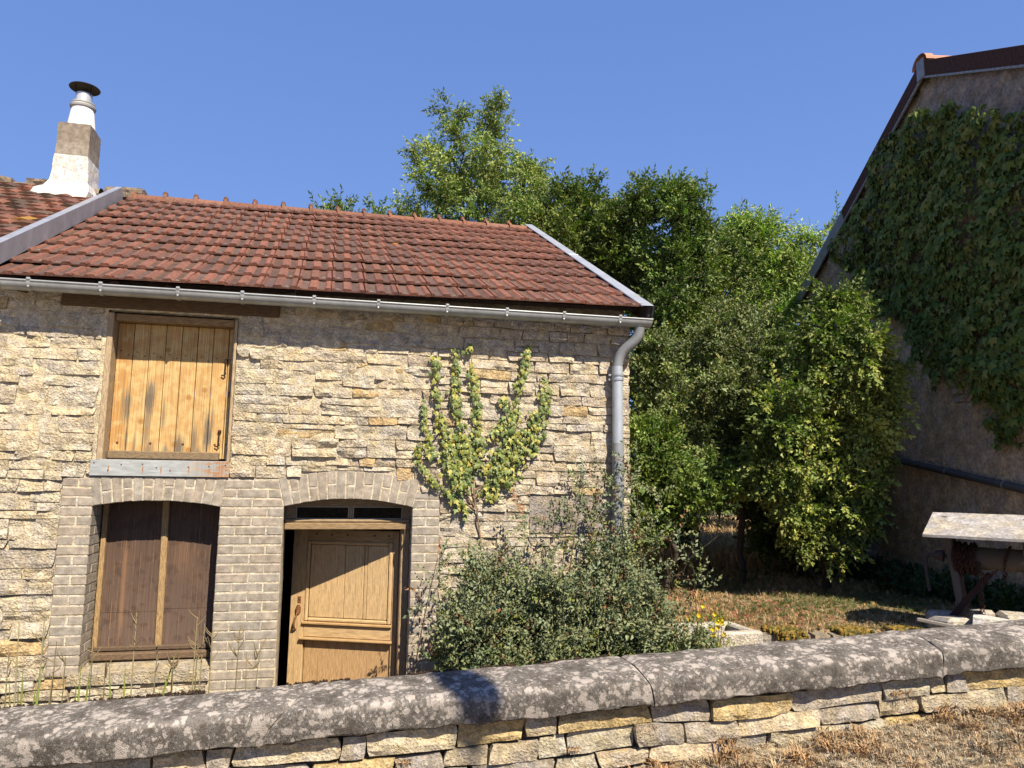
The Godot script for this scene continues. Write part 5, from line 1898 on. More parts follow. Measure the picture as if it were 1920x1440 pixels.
# a tree: limbs grow from the trunk towards points spread through its blobs, twigs clothe the outer ends
func tree(called: String, label: String, base: Vector3, blobs: Array, o: Dictionary, group := "trees behind the cottage") -> void:
	var t := thing(called, label, o.get("kind", "tree"), base, group)
	rng.seed = o.seed
	var pos := [base - Vector3(0, 0.15, 0)]
	var par := [-1]
	var top: Vector3 = o.get("top", blobs[0][0])
	var stems: int = o.get("stems", 1)
	var fork: float = o.get("fork", 0.55)
	for s in stems:
		var foot := base + Vector3(rng.randf_range(-1, 1), -0.1 / maxf(stems - 1, 0.3), rng.randf_range(-1, 1)) * (0.3 if stems > 1 else 0.0)
		var last := 0
		if stems > 1:
			pos.append(foot); par.append(-1)
			last = pos.size() - 1
		var head: Vector3 = base.lerp(top, fork) + Vector3(rng.randf_range(-1, 1), 0, rng.randf_range(-1, 1)) * (0.7 if stems > 1 else 0.1)
		for k in 7:
			var q := foot.lerp(head, (k + 1) / 7.0) + Vector3(rng.randf_range(-1, 1), 0, rng.randf_range(-1, 1)) * 0.05
			pos.append(q); par.append(last)
			last = pos.size() - 1
	var targets := []
	var total := 0.0
	for b in blobs: total += b[2]
	for b in blobs:
		for k in int(o.limbs * b[2] / total): targets.append(blob_point(b))
	targets.sort_custom(func(a, b): return (a - base).length() < (b - base).length())
	var ends := []
	for g in targets:
		var best := 0
		var bd := 1e9
		for i in pos.size():
			var d: float = (pos[i] - g).length() + 0.25 * maxf(0.0, pos[i].y - g.y) + (0.4 if i < 3 else 0.0)
			if d < bd:
				bd = d; best = i
		var a: Vector3 = pos[best]
		var L: float = (g - a).length()
		var n := maxi(2, int(L / 0.28))
		var mid: Vector3 = (a + g) * 0.5 + Vector3(rng.randf_range(-0.1, 0.1), rng.randf_range(-0.02, 0.12), rng.randf_range(-0.1, 0.1)) * L
		var last := best
		var line := [a]
		for k in n:
			var u := (k + 1) / float(n)
			var q := a.lerp(mid, u).lerp(mid.lerp(g, u), u)
			pos.append(q); par.append(last); last = pos.size() - 1
			line.append(q)
		ends.append([line, L])
	var R := []
	R.resize(pos.size())
	R.fill(0.0)
	var sum := []
	sum.resize(pos.size())
	sum.fill(0.0)
	for i in range(pos.size() - 1, -1, -1):
		R[i] = maxf(0.0045, pow(sum[i], 1 / 2.3))
		if par[i] >= 0: sum[par[i]] += pow(R[i], 2.3)
	var k0: float = o.get("trunk", 0.1) / maxf(R[0] if stems == 1 else R[2], 0.02)
	var wood := MB.new()
	wood.col = o.get("bark", Color(0.10, 0.085, 0.065))
	for i in pos.size():
		if par[i] < 0: continue
		var r0: float = maxf(0.004, R[par[i]] * minf(k0, 1.6))
		var r1: float = maxf(0.0035, R[i] * minf(k0, 1.6))
		if r0 > r1 * 1.8 : r0 = r1 * 1.25
		tube(wood, [pos[par[i]], pos[i]], [r0, r1], 6 if r1 > 0.02 else 4, false)
	part(t, "trunk", wood.mesh(), M.bark)
	var kinds := []
	var where := []
	var cols := []
	for k in 3:
		kinds.append(twig_mesh(o.seed * 7 + k, o.leaves, o.twig, o.leaf[0], o.leaf[1], Color(1, 1, 1), 0.22))
		where.append([])
		cols.append([])
	rng.seed = o.seed + 1
	var green: Color = o.green
	var alt: Color = o.get("alt", green * 1.3)
	var droop: float = o.get("droop", 0.2)
	for e in ends:
		var line: Array = e[0]
		var tone := rng.randf_range(0.62, 1.35)
		for k in int(o.dense * clampf(e[1], 0.5, 1.6)):
			var u := rng.randf()
			u = 1.0 - u * u * minf(1.0, 1.1 / maxf(e[1], 0.2))
			var f := u * (line.size() - 1)
			var i := mini(int(f), line.size() - 2)
			var q: Vector3 = line[i].lerp(line[i + 1], f - i)
			var dir: Vector3 = (line[i + 1] - line[i]).normalized()
			var out := Vector3(rng.randfn(), rng.randfn(), rng.randfn()).normalized()
			var d := (dir * 0.9 + out * 0.9 + Vector3(0, -droop, 0)).normalized()
			var side := d.cross(Vector3(rng.randfn(), rng.randfn(), rng.randfn())).normalized()
			var B := Basis(side, d, side.cross(d)).scaled(Vector3.ONE * rng.randf_range(0.6, 1.2))
			q += out * o.get("spread", 0.10) * rng.randf()
			var w := rng.randi() % 3
			where[w].append(Transform3D(B, q))
			var c := green.lerp(alt, clampf(rng.randf() * 0.7 + 0.9 * noise.get_noise_3d(q.x * 60, q.y * 60, q.z * 60), 0, 1)) * tone
			cols[w].append(tint(c, 0.15, 0.10))
	for k in 3:
		stuff(t, "crown", kinds[k], M[o.get("mat", "leaf")], where[k], cols[k])

func trees() -> void:
	var W := func(px: float, d: float, y: float) -> Vector3: return Vector3(EYE.x, 0, EYE.z) + FH * d + RH * ((px - 960.0) / 1400.0 * d) + Vector3.UP * y
	# heights from the eye: y at a depth d of a point px below or above the horizon
	var H := func(py: float, d: float) -> float: return 2.45 + (905.0 - py) / 1400.0 * d
	var B := func(px: float, py: float, d: float, rx: float, ry: float, share: float) -> Array:
		var k := d / 1400.0
		return [W.call(px, d, H.call(py, d)), Vector3(rx * k, ry * k, rx * k * 0.9), share]
	var d := 14.0
	tree("tall_tree", "tall loose tree with two thin leafy leaders rising behind the roof", W.call(905, d, 1.15), [
		B.call(900, 385, d, 150, 90, 5), B.call(895, 315, d, 140, 62, 3.6), B.call(800, 300, d, 50, 55, 1.0), B.call(975, 330, d, 50, 50, 1.0), B.call(848, 245, d, 14, 40, 0.4), B.call(832, 205, d, 10, 20, 0.25), B.call(812, 175, d, 8, 12, 0.15), B.call(850, 175, d, 6, 22, 0.2), B.call(910, 240, d, 8, 50, 0.5), B.call(922, 185, d, 10, 32, 0.35), B.call(900, 200, d, 14, 10, 0.12), B.call(940, 205, d, 14, 8, 0.12), B.call(760, 390, d, 40, 40, 0.8), B.call(960, 250, d, 12, 30, 0.15), B.call(990, 290, d, 20, 30, 0.2)],
		{"seed": 201, "top": W.call(900, d, 8.0), "fork": 0.72, "limbs": 160, "dense": 46, "leaves": 9, "twig": 0.24, "leaf": [0.086, 0.038], "green": Color(0.186, 0.241, 0.059), "alt": Color(0.323, 0.367, 0.110), "trunk": 0.14, "droop": 0.25})
	tree("spindly_tree", "sparse young treetop just showing above the roof ridge", W.call(640, 13.0, 1.15), [
		B.call(630, 395, 13.0, 26, 26, 1), B.call(585, 405, 13.0, 20, 12, 0.5), B.call(700, 395, 13.0, 22, 22, 0.6), B.call(650, 430, 13.0, 70, 26, 1.2)],
		{"seed": 211, "top": W.call(640, 13.0, 6.6), "fork": 0.8, "limbs": 26, "dense": 22, "leaves": 9, "twig": 0.28, "leaf": [0.086, 0.038], "green": Color(0.186, 0.253, 0.063), "trunk": 0.07})
	d = 12.0
	tree("bushy_tree", "dense dark green tree right behind the end of the red roof", W.call(1110, d, 1.15), [
		B.call(1080, 440, d, 110, 75, 4), B.call(1040, 400, d, 70, 55, 2), B.call(1155, 500, d, 90, 90, 3), B.call(1070, 350, d, 38, 22, 0.6), B.call(1110, 345, d, 9, 30, 0.2), B.call(1180, 420, d, 60, 60, 2), B.call(1200, 620, d, 90, 120, 3)],
		{"seed": 221, "top": W.call(1100, d, 6.2), "fork": 0.6, "limbs": 150, "dense": 57, "leaves": 10, "twig": 0.27, "leaf": [0.076, 0.041], "green": Color(0.111, 0.157, 0.036), "alt": Color(0.260, 0.287, 0.059), "trunk": 0.13})
	d = 11.2
	tree("leafy_tree", "broad green tree with pointed tops standing left of the gap to the sky", W.call(1265, d, 1.15), [
		B.call(1270, 440, d, 75, 85, 3), B.call(1300, 365, d, 42, 34, 1.0), B.call(1215, 350, d, 14, 40, 0.4), B.call(1195, 370, d, 40, 30, 0.6), B.call(1260, 345, d, 30, 20, 0.5), B.call(1330, 500, d, 90, 90, 3.4), B.call(1270, 590, d, 100, 100, 3.4), B.call(1340, 640, d, 110, 100, 3), B.call(1260, 740, d, 90, 100, 2.4)],
		{"seed": 231, "top": W.call(1270, d, 6.0), "fork": 0.5, "limbs": 180, "dense": 57, "leaves": 10, "twig": 0.26, "leaf": [0.071, 0.038], "green": Color(0.111, 0.162, 0.040), "alt": Color(0.248, 0.287, 0.070), "trunk": 0.12})
	d = 13.6
	tree("pale_tree", "pale yellow green tree with airy sprays against the sky beside the barn roof", W.call(1430, d, 1.15), [
		B.call(1420, 465, d, 70, 60, 2.4), B.call(1400, 395, d, 30, 20, 0.5), B.call(1460, 405, d, 34, 14, 0.5), B.call(1500, 475, d, 36, 24, 0.8), B.call(1350, 440, d, 40, 40, 0.8), B.call(1450, 560, d, 90, 70, 2.4), B.call(1540, 425, d, 30, 40, 0.4), B.call(1590, 380, d, 16, 16, 0.1), B.call(1500, 640, d, 80, 80, 2)],
		{"seed": 241, "top": W.call(1430, d, 6.6), "fork": 0.6, "limbs": 115, "dense": 45, "leaves": 9, "twig": 0.32, "leaf": [0.098, 0.036], "green": Color(0.198, 0.287, 0.070), "alt": Color(0.397, 0.481, 0.120), "trunk": 0.11, "droop": 0.5})
	d = 9.6
	tree("grey_green_tree", "grey green fine leaved tree filling the middle behind the yard", W.call(1385, d, 1.15), [
		B.call(1390, 640, d, 95, 85, 3), B.call(1330, 740, d, 110, 90, 3), B.call(1420, 760, d, 90, 90, 2.6), B.call(1260, 800, d, 70, 80, 2.2), B.call(1310, 870, d, 100, 60, 2.2), B.call(1225, 680, d, 35, 90, 1.4), B.call(1400, 880, d, 80, 60, 1.8)],
		{"seed": 251, "top": W.call(1385, d, 4.4), "fork": 0.45, "limbs": 190, "dense": 54, "leaves": 10, "twig": 0.22, "leaf": [0.060, 0.030], "green": Color(0.129, 0.164, 0.059), "alt": Color(0.286, 0.311, 0.123), "trunk": 0.10})
	d = 8.4
	tree("weeping_tree", "drooping plum tree with long hanging sprays against the shaded barn", W.call(1540, 9.3, 1.15), [
		B.call(1590, 610, d, 75, 65, 2.4), B.call(1580, 545, d, 32, 30, 0.6), B.call(1606, 505, d, 5, 16, 0.05), B.call(1585, 690, d, 105, 85, 3.6), B.call(1510, 780, d, 100, 100, 3.0), B.call(1625, 760, d, 60, 90, 2.2), B.call(1540, 880, d, 80, 90, 2.6), B.call(1500, 985, d, 16, 60, 0.7), B.call(1590, 930, d, 45, 75, 1.4), B.call(1572, 1015, d, 12, 35, 0.3), B.call(1670, 690, d, 32, 22, 0.35), B.call(1620, 850, d, 45, 60, 1.1), B.call(1445, 850, d, 45, 60, 0.8), B.call(1540, 660, d, 60, 70, 1.2), B.call(1470, 930, d, 30, 60, 0.6)],
		{"seed": 261, "top": W.call(1560, 8.8, 3.6), "fork": 0.62, "limbs": 240, "dense": 46, "leaves": 9, "twig": 0.22, "leaf": [0.062, 0.040], "green": Color(0.145, 0.198, 0.047), "alt": Color(0.342, 0.356, 0.083), "trunk": 0.09, "droop": 0.8})
	# darker growth underneath and behind, which closes the view
	d = 8.9
	tree("corner_shrub", "fresh green shrub growing beside the corner of the cottage", W.call(1260, d, 1.15), [
		B.call(1240, 900, d, 55, 70, 2.2), B.call(1290, 930, d, 60, 50, 1.6), B.call(1215, 980, d, 40, 60, 1.2), B.call(1230, 830, d, 40, 60, 1.2), B.call(1345, 900, d, 50, 40, 0.9)],
		{"kind": "shrub", "seed": 271, "top": W.call(1260, d, 2.6), "fork": 0.5, "stems": 5, "limbs": 90, "dense": 42, "leaves": 10, "twig": 0.20, "leaf": [0.055, 0.038], "green": Color(0.137, 0.194, 0.044), "alt": Color(0.347, 0.390, 0.080), "trunk": 0.03}, "shrubs under the trees")
	d = 10.6
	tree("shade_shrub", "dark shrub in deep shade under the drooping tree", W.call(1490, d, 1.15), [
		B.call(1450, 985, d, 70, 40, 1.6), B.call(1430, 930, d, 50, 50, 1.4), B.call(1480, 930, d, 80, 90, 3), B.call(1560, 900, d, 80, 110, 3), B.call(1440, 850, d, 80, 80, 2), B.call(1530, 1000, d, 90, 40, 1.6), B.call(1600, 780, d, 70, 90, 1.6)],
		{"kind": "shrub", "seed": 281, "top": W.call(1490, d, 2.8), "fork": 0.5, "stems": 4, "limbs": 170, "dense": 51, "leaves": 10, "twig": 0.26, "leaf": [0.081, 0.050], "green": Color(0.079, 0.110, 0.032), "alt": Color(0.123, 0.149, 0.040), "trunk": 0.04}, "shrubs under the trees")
	d = 12.6
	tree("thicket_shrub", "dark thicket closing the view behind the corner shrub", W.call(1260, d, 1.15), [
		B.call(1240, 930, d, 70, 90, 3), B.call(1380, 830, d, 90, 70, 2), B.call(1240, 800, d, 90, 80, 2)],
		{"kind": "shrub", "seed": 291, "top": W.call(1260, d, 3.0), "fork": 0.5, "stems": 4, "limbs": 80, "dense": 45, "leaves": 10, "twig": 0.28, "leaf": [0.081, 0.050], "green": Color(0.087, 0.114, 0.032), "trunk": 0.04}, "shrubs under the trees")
	for q in [[1080, 17.0, "tall green tree behind the bushy tree, seen through its gaps"], [1300, 16.5, "tall green tree closing the gaps of the leafy tree"], [1470, 17.5, "yellowish tree behind the pale tree near the barn eave"]]:
		d = q[1]
		tree("back_tree", q[2], W.call(q[0], d, 1.2), [B.call(q[0], 560, d, 130, 90, 3), B.call(q[0] + 10, 690, d, 150, 110, 3), B.call(q[0] - 10, 810, d, 150, 80, 2), B.call(q[0] - 40, 500, d, 90, 40, 1)],
			{"seed": 500 + int(q[0]), "top": W.call(q[0], d, 5.5), "fork": 0.5, "limbs": 130, "dense": 46, "leaves": 10, "twig": 0.42, "leaf": [0.11, 0.06], "green": Color(0.129, 0.174, 0.041), "alt": Color(0.256, 0.286, 0.068), "trunk": 0.14, "spread": 0.2}, "trees behind the cottage")
	# beyond the sunny clearing
	for q in [[1345, 21.0, 1.0, "dark trunked tree seen through the gap beyond the sunny clearing"], [1180, 26.0, 1.6, "far green tree left beyond the clearing"], [1460, 27.0, 1.7, "far green tree behind the gap, right of the dark trunk"], [1640, 30.0, 1.8, "far green tree hidden beyond the barn corner"]]:
		d = q[1]
		var s: float = q[2]
		tree("far_tree", q[3], W.call(q[0], d, 1.3), [
			B.call(q[0], 860, d, 120 * s, 75 * s, 3), B.call(q[0] + 40, 800, d, 90 * s, 70 * s, 2)] + ([] if q[0] == 1345 else [B.call(q[0] - 20, 970, d, 110 * s, 40, 1.5)]),
			{"seed": 300 + int(q[0]), "top": W.call(q[0], d, 4.6), "fork": 0.55, "limbs": 70, "dense": 33, "leaves": 9, "twig": 0.5, "leaf": [0.138, 0.084], "green": Color(0.111, 0.162, 0.040), "trunk": 0.22, "spread": 0.3}, "trees beyond the clearing")

func rose_bush() -> void:
	var t := thing("rambling_bush", "big rambling grey green bush with arching shoots covering the cottage corner", "bush", Vector3(1.8, 0.4, 0.6))
	rng.seed = 401
	var blobs := [[Vector3(1.20, 1.44, 0.52), Vector3(0.42, 0.48, 0.40), 3.0], [Vector3(1.12, 1.1, 0.65), Vector3(0.34, 0.45, 0.38), 2.0], [Vector3(1.65, 1.35, 0.65), Vector3(0.52, 0.48, 0.45), 3.4], [Vector3(2.22, 1.42, 0.5), Vector3(0.42, 0.50, 0.38), 2.8], [Vector3(2.35, 1.1, 0.8), Vector3(0.55, 0.42, 0.42), 2.4], [Vector3(1.6, 0.95, 0.9), Vector3(0.7, 0.4, 0.35), 2.6], [Vector3(2.66, 1.0, 0.75), Vector3(0.32, 0.30, 0.3), 1.2], [Vector3(2.42, 1.9, 0.35), Vector3(0.22, 0.28, 0.2), 0.4], [Vector3(2.05, 1.85, 0.4), Vector3(0.3, 0.16, 0.22), 0.4]]
	var total := 0.0
	for b in blobs: total += b[2]
	var wood := MB.new()
	var where := [[], [], []]
	var cols := [[], [], []]
	var kinds := []
	for k in 3: kinds.append(twig_mesh(1700 + k, 10, 0.15, 0.036, 0.021, Color.WHITE, 0.2))
	rng.seed = 402
	var shoots := []
	for b in blobs:
		for k in int(400 * b[2] / total):
			var g := blob_point(b)
			if g.z < 0.05: g.z = rng.randf_range(0.06, 0.25)
			shoots.append([Vector3(clampf(g.x + rng.randf_range(-0.3, 0.3), 1.0, 2.8), 0.4, rng.randf_range(0.35, 0.8)), g, 26])
	# long arching canes over the top and out to the right
	for q in [[2.0, 2.42, 0.3], [1.72, 2.15, 0.25], [2.25, 2.5, 0.25], [2.45, 2.62, 0.3], [2.62, 2.40, 0.35], [2.78, 2.1, 0.45], [2.85, 1.8, 0.55], [1.55, 2.2, 0.3], [1.9, 2.3, 0.2], [2.1, 2.55, 0.2], [2.33, 2.4, 0.4], [0.8, 1.85, 0.4]]:
		shoots.append([Vector3(q[0] - rng.randf_range(-0.15, 0.35), 0.4, 0.5), Vector3(q[0], q[1], q[2]), 16])
	for s in shoots:
		var a: Vector3 = s[0]
		var g: Vector3 = s[1]
		var mid := a.lerp(g, 0.5) + Vector3(rng.randf_range(-0.1, 0.1), 0.12, rng.randf_range(-0.1, 0.1))
		var line := []
		for k in 7:
			var u := k / 6.0
			line.append(a.lerp(mid, u).lerp(mid.lerp(g, u), u))
		wood.col = tint(Color(0.11, 0.075, 0.045), 0.3)
		if rng.randf() < 0.6: tube(wood, line, [0.006, 0.006, 0.005, 0.005, 0.004, 0.003, 0.002], 4, false)
		for k in s[2]:
			var u := 1.0 - pow(rng.randf(), 1.4) * (0.42 if s[2] > 20 else 0.30)
			var f := u * 6.0
			var i := mini(int(f), 5)
			var q: Vector3 = line[i].lerp(line[i + 1], f - i)
			var dir: Vector3 = (line[i + 1] - line[i]).normalized()
			var out := Vector3(rng.randfn(), rng.randfn(), rng.randfn()).normalized()
			var dd := (dir * 0.8 + out).normalized()
			var side := dd.cross(Vector3(rng.randfn(), rng.randfn(), rng.randfn())).normalized()
			q += out * 0.04
			if q.z < 0.03: q.z = 0.03 + rng.randf() * 0.05
			var w := rng.randi() % 3
			where[w].append(Transform3D(Basis(side, dd, side.cross(dd)).scaled(Vector3.ONE * rng.randf_range(0.65, 1.25)), q))
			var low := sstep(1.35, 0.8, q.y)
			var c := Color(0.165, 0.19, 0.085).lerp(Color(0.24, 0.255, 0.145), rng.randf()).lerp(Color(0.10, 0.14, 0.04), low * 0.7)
			if rng.randf() < 0.05: c = Color(0.24, 0.13, 0.07)
			if rng.randf() < 0.05: c = Color(0.20, 0.22, 0.06)
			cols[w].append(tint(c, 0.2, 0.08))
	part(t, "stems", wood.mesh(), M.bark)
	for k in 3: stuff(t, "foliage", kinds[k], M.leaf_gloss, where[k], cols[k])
	# yellow flowers at its right side
	var y := thing("yellow_flowers", "small plant with yellow flowers at the right edge of the bush", "flowers", Vector3(3.0, 0.75, 0.55))
	rng.seed = 411
	for k in 15:
		var c := Vector3(2.92 + rng.randf_range(-0.14, 0.22), 1.34 + rng.randf_range(-0.14, 0.16), 0.62 + rng.randf_range(-0.12, 0.14))
		var m := MB.new()
		m.col = Color(0.10, 0.13, 0.03)
		tube(m, [Vector3(c.x - 0.03, 0.75, c.z - 0.05), c - Vector3(0, 0.1, 0.01), c], [0.003, 0.003, 0.002], 4, false)
		part(y, "stem", m.mesh(), M.leaf)
		m = MB.new()
		var face := Vector3(rng.randf_range(-0.6, 0.4), rng.randf_range(0.0, 0.6), 1).normalized()
		var s := face.cross(Vector3.UP).normalized()
		for p in 5:
			m.col = tint(Color(0.72, 0.50, 0.02), 0.15)
			var d := (s * cos(TAU * p / 5.0) + s.cross(face) * sin(TAU * p / 5.0))
			var dd := (d + face * 0.5).normalized()
			var sd := dd.cross(face).normalized()
			add_leaf(m, Transform3D(Basis(sd, dd, sd.cross(dd)), c), 0.028, 0.020, 0.2, -0.2)
		part(y, "blossom", m.mesh(), M.leaf)
	var fern := []
	var fc := []
	for k in 90:
		var q := Vector3(2.86 + rng.randf_range(-0.18, 0.22), 1.2 + rng.randf_range(-0.2, 0.18), 0.66 + rng.randf_range(-0.14, 0.16))
		fern.append(Transform3D(Basis.from_euler(Vector3(rng.randf_range(-0.8, 0.8), rng.randf() * TAU, rng.randf_range(-0.8, 0.8))), q))
		fc.append(tint(Color(0.20, 0.24, 0.04), 0.2, 0.1))
	stuff(y, "foliage", twig_mesh(1750, 9, 0.11, 0.026, 0.012, Color.WHITE, 0.2), M.leaf, fern, fc)

# a lobed leaf as a fan of points (angle, radius), hanging from its stalk at the origin, tip along -y
func lobed_leaf(outline: Array, size: float, col: Color, cup: float) -> ArrayMesh:
	var m := MB.new()
	m.col = col
	var pts := []
	for q in outline:
		var a: float = deg_to_rad(q[0])
		var r: float = q[1] * size
		pts.append(Vector3(sin(a) * r, -cos(a) * r - size * 0.12, -cup * r * r / size + 0.10 * size * cos(a * 3.0) * q[1] * 0.35))
	var c := Vector3(0, -size * 0.16, cup * size * 0.25)
	for k in pts.size() - 1:
		m.tri(c, pts[k], pts[k + 1])
	return m.mesh()

const IVY_SHAPE := [[-168, 0.30], [-130, 0.52], [-95, 0.36], [-62, 0.62], [-32, 0.46], [0, 0.95], [32, 0.46], [62, 0.62], [95, 0.36], [130, 0.52], [168, 0.30]]
const CREEPER_SHAPE := [[-170, 0.30], [-120, 0.50], [-78, 0.50], [-52, 0.92], [-26, 0.55], [0, 1.08], [26, 0.55], [52, 0.92], [78, 0.50], [120, 0.50], [170, 0.30]]
const IVY := [[0.79,3.45,0.78,3.33,0.031],[0.78,3.33,0.80,3.18,0.031],[0.80,3.18,0.83,3.03,0.031],[0.83,3.03,0.87,2.84,0.031],[0.87,2.84,0.90,2.70,0.031],[0.90,2.70,0.93,2.53,0.031],[0.71,3.08,0.70,2.96,0.022],[0.70,2.96,0.73,2.82,0.022],[0.66,2.72,0.68,2.57,0.022],[0.68,2.57,0.76,2.45,0.022],[0.76,2.45,0.87,2.36,0.022],[0.73,2.82,0.77,2.66,0.027],[0.77,2.66,0.84,2.48,0.027],[0.95,3.53,0.96,3.39,0.022],[0.96,3.39,0.96,3.24,0.035],[0.96,3.24,0.95,3.09,0.035],[0.95,3.09,0.98,2.97,0.035],[0.98,2.97,1.03,2.85,0.035],[1.03,2.85,1.06,2.72,0.035],[1.07,3.57,1.07,3.43,0.031],[1.07,3.43,1.11,3.30,0.031],[1.11,3.30,1.15,3.13,0.031],[1.15,3.13,1.16,2.95,0.031],[1.16,2.95,1.12,2.83,0.031],[1.58,3.58,1.55,3.42,0.033],[1.55,3.42,1.52,3.28,0.033],[1.52,3.28,1.49,3.13,0.033],[1.49,3.13,1.45,2.96,0.033],[1.45,2.96,1.41,2.81,0.033],[1.38,3.14,1.40,3.02,0.031],[1.40,3.02,1.33,2.86,0.031],[1.33,2.86,1.26,2.80,0.031],[1.72,3.34,1.75,3.25,0.022],[1.75,3.25,1.73,3.09,0.039],[1.73,3.09,1.66,2.98,0.039],[1.66,2.98,1.62,2.87,0.039],[0.92,2.79,0.95,2.57,0.069],[0.95,2.57,1.00,2.37,0.069],[1.05,2.75,1.06,2.53,0.082],[1.16,2.80,1.15,2.58,0.069],[1.06,2.53,1.05,2.39,0.057],[1.65,2.90,1.58,2.74,0.090],[1.58,2.74,1.44,2.58,0.090],[1.44,2.58,1.33,2.42,0.090],[1.46,2.85,1.37,2.67,0.069],[1.37,2.67,1.30,2.53,0.069],[1.33,2.42,1.26,2.29,0.041],[0.90,2.37,1.03,2.24,0.035],[1.03,2.24,1.10,2.13,0.035],[1.26,2.44,1.19,2.33,0.024],[1.10,2.13,1.15,2.07,0.018]]

func ivy() -> void:
	var t := thing("wall_ivy", "yellow green ivy spreading up the cottage wall like a forked candlestick", "ivy", Vector3(1.2, 2.0, 0.03))
	rng.seed = 501
	var stems := MB.new()
	for s in [[Vector2(1.21, 1.9), Vector2(1.17, 2.16), Vector2(1.14, 2.31), Vector2(1.12, 2.53), Vector2(1.15, 2.89), Vector2(1.14, 3.16), Vector2(1.08, 3.52)], [Vector2(1.14, 2.29), Vector2(1.33, 2.49), Vector2(1.49, 2.72), Vector2(1.48, 3.08), Vector2(1.57, 3.5)], [Vector2(1.15, 2.22), Vector2(1.01, 2.4), Vector2(0.94, 2.62), Vector2(0.87, 2.88), Vector2(0.79, 3.33)], [Vector2(1.13, 2.35), Vector2(1.3, 2.45), Vector2(1.52, 2.65), Vector2(1.70, 2.95), Vector2(1.74, 3.25)], [Vector2(1.14, 2.2), Vector2(0.9, 2.36), Vector2(0.72, 2.5), Vector2(0.66, 2.75)], [Vector2(1.05, 2.4), Vector2(1.03, 2.8), Vector2(0.96, 3.1), Vector2(0.95, 3.5)]]:
		stems.col = tint(Color(0.30, 0.20, 0.12), 0.15)
		var line := []
		var rad := []
		for k in s.size():
			line.append(Vector3(s[k].x, s[k].y, 0.03))
			rad.append(lerpf(0.008, 0.003, k / float(s.size() - 1)))
		tube(stems, line, rad, 6, false)
	part(t, "stem", stems.mesh(), M.bark)
	var shapes := []
	var tones := [Color(0.22, 0.225, 0.045), Color(0.13, 0.165, 0.035), Color(0.30, 0.275, 0.065), Color(0.075, 0.11, 0.035), Color(0.17, 0.20, 0.07), Color(0.11, 0.15, 0.04)]
	for k in 6: shapes.append(lobed_leaf(IVY_SHAPE, 0.040, tones[k], 0.35))
	var all := []
	for q in IVY:
		var a := Vector2(q[0], q[1])
		var b := Vector2(q[2], q[3])
		var r: float = q[4]
		var n := int((a - b).length() * maxf(r, 0.03) * 2.0 * 2900.0 / (1.0 + r * 4.0)) + 4
		for k in n:
			var c := a.lerp(b, rng.randf())
			if noise.get_noise_2d(c.x * 420, c.y * 420) < -0.32 and r < 0.05: continue
			var off := Vector2(rng.randfn(), rng.randfn()) * r * 0.72
			if off.length() > r * 1.7: off = off.normalized() * r * 1.5 * rng.randf()
			c += off
			var near := 1.0 - clampf(off.length() / (r * 1.3), 0, 1)
			var B := Basis(Vector3(0, 0, 1), rng.randf_range(-0.9, 0.9)) * Basis(Vector3.RIGHT, rng.randf_range(-0.75, 0.05)) * Basis(Vector3.UP, rng.randf_range(-0.6, 0.6))
			var size := rng.randf_range(0.6, 1.25) * (0.75 if r < 0.025 else 1.0)
			all.append([size, Transform3D(B.scaled(Vector3.ONE * size), Vector3(c.x, c.y, rng.randf_range(0.03, 0.05) + near * minf(r, 0.07) * rng.randf_range(0.4, 1.2)))])
	place_leaves(t, all, shapes, M.ivy_leaf)

# the largest 300 leaves are parts, the others one part
func place_leaves(t: Node3D, all: Array, shapes: Array, mt: Material) -> void:
	all.sort_custom(func(a, b): return a[0] > b[0])
	var rest := []
	var cols := []
	for s in shapes:
		rest.append([])
		cols.append([])
	for i in all.size():
		var k := rng.randi() % shapes.size()
		if i < 296:
			var o := MeshInstance3D.new()
			o.name = numbered(t, "leaf")
			o.mesh = shapes[k]
			o.material_override = mt
			t.add_child(o, true)
			var x: Transform3D = all[i][1]
			o.transform = Transform3D(x.basis, x.origin - t.position)
		else:
			rest[k].append(all[i][1])
			cols[k].append(tint(Color.WHITE, 0.2, 0.08))
	for k in shapes.size(): stuff(t, "foliage", shapes[k], mt, rest[k], cols[k])

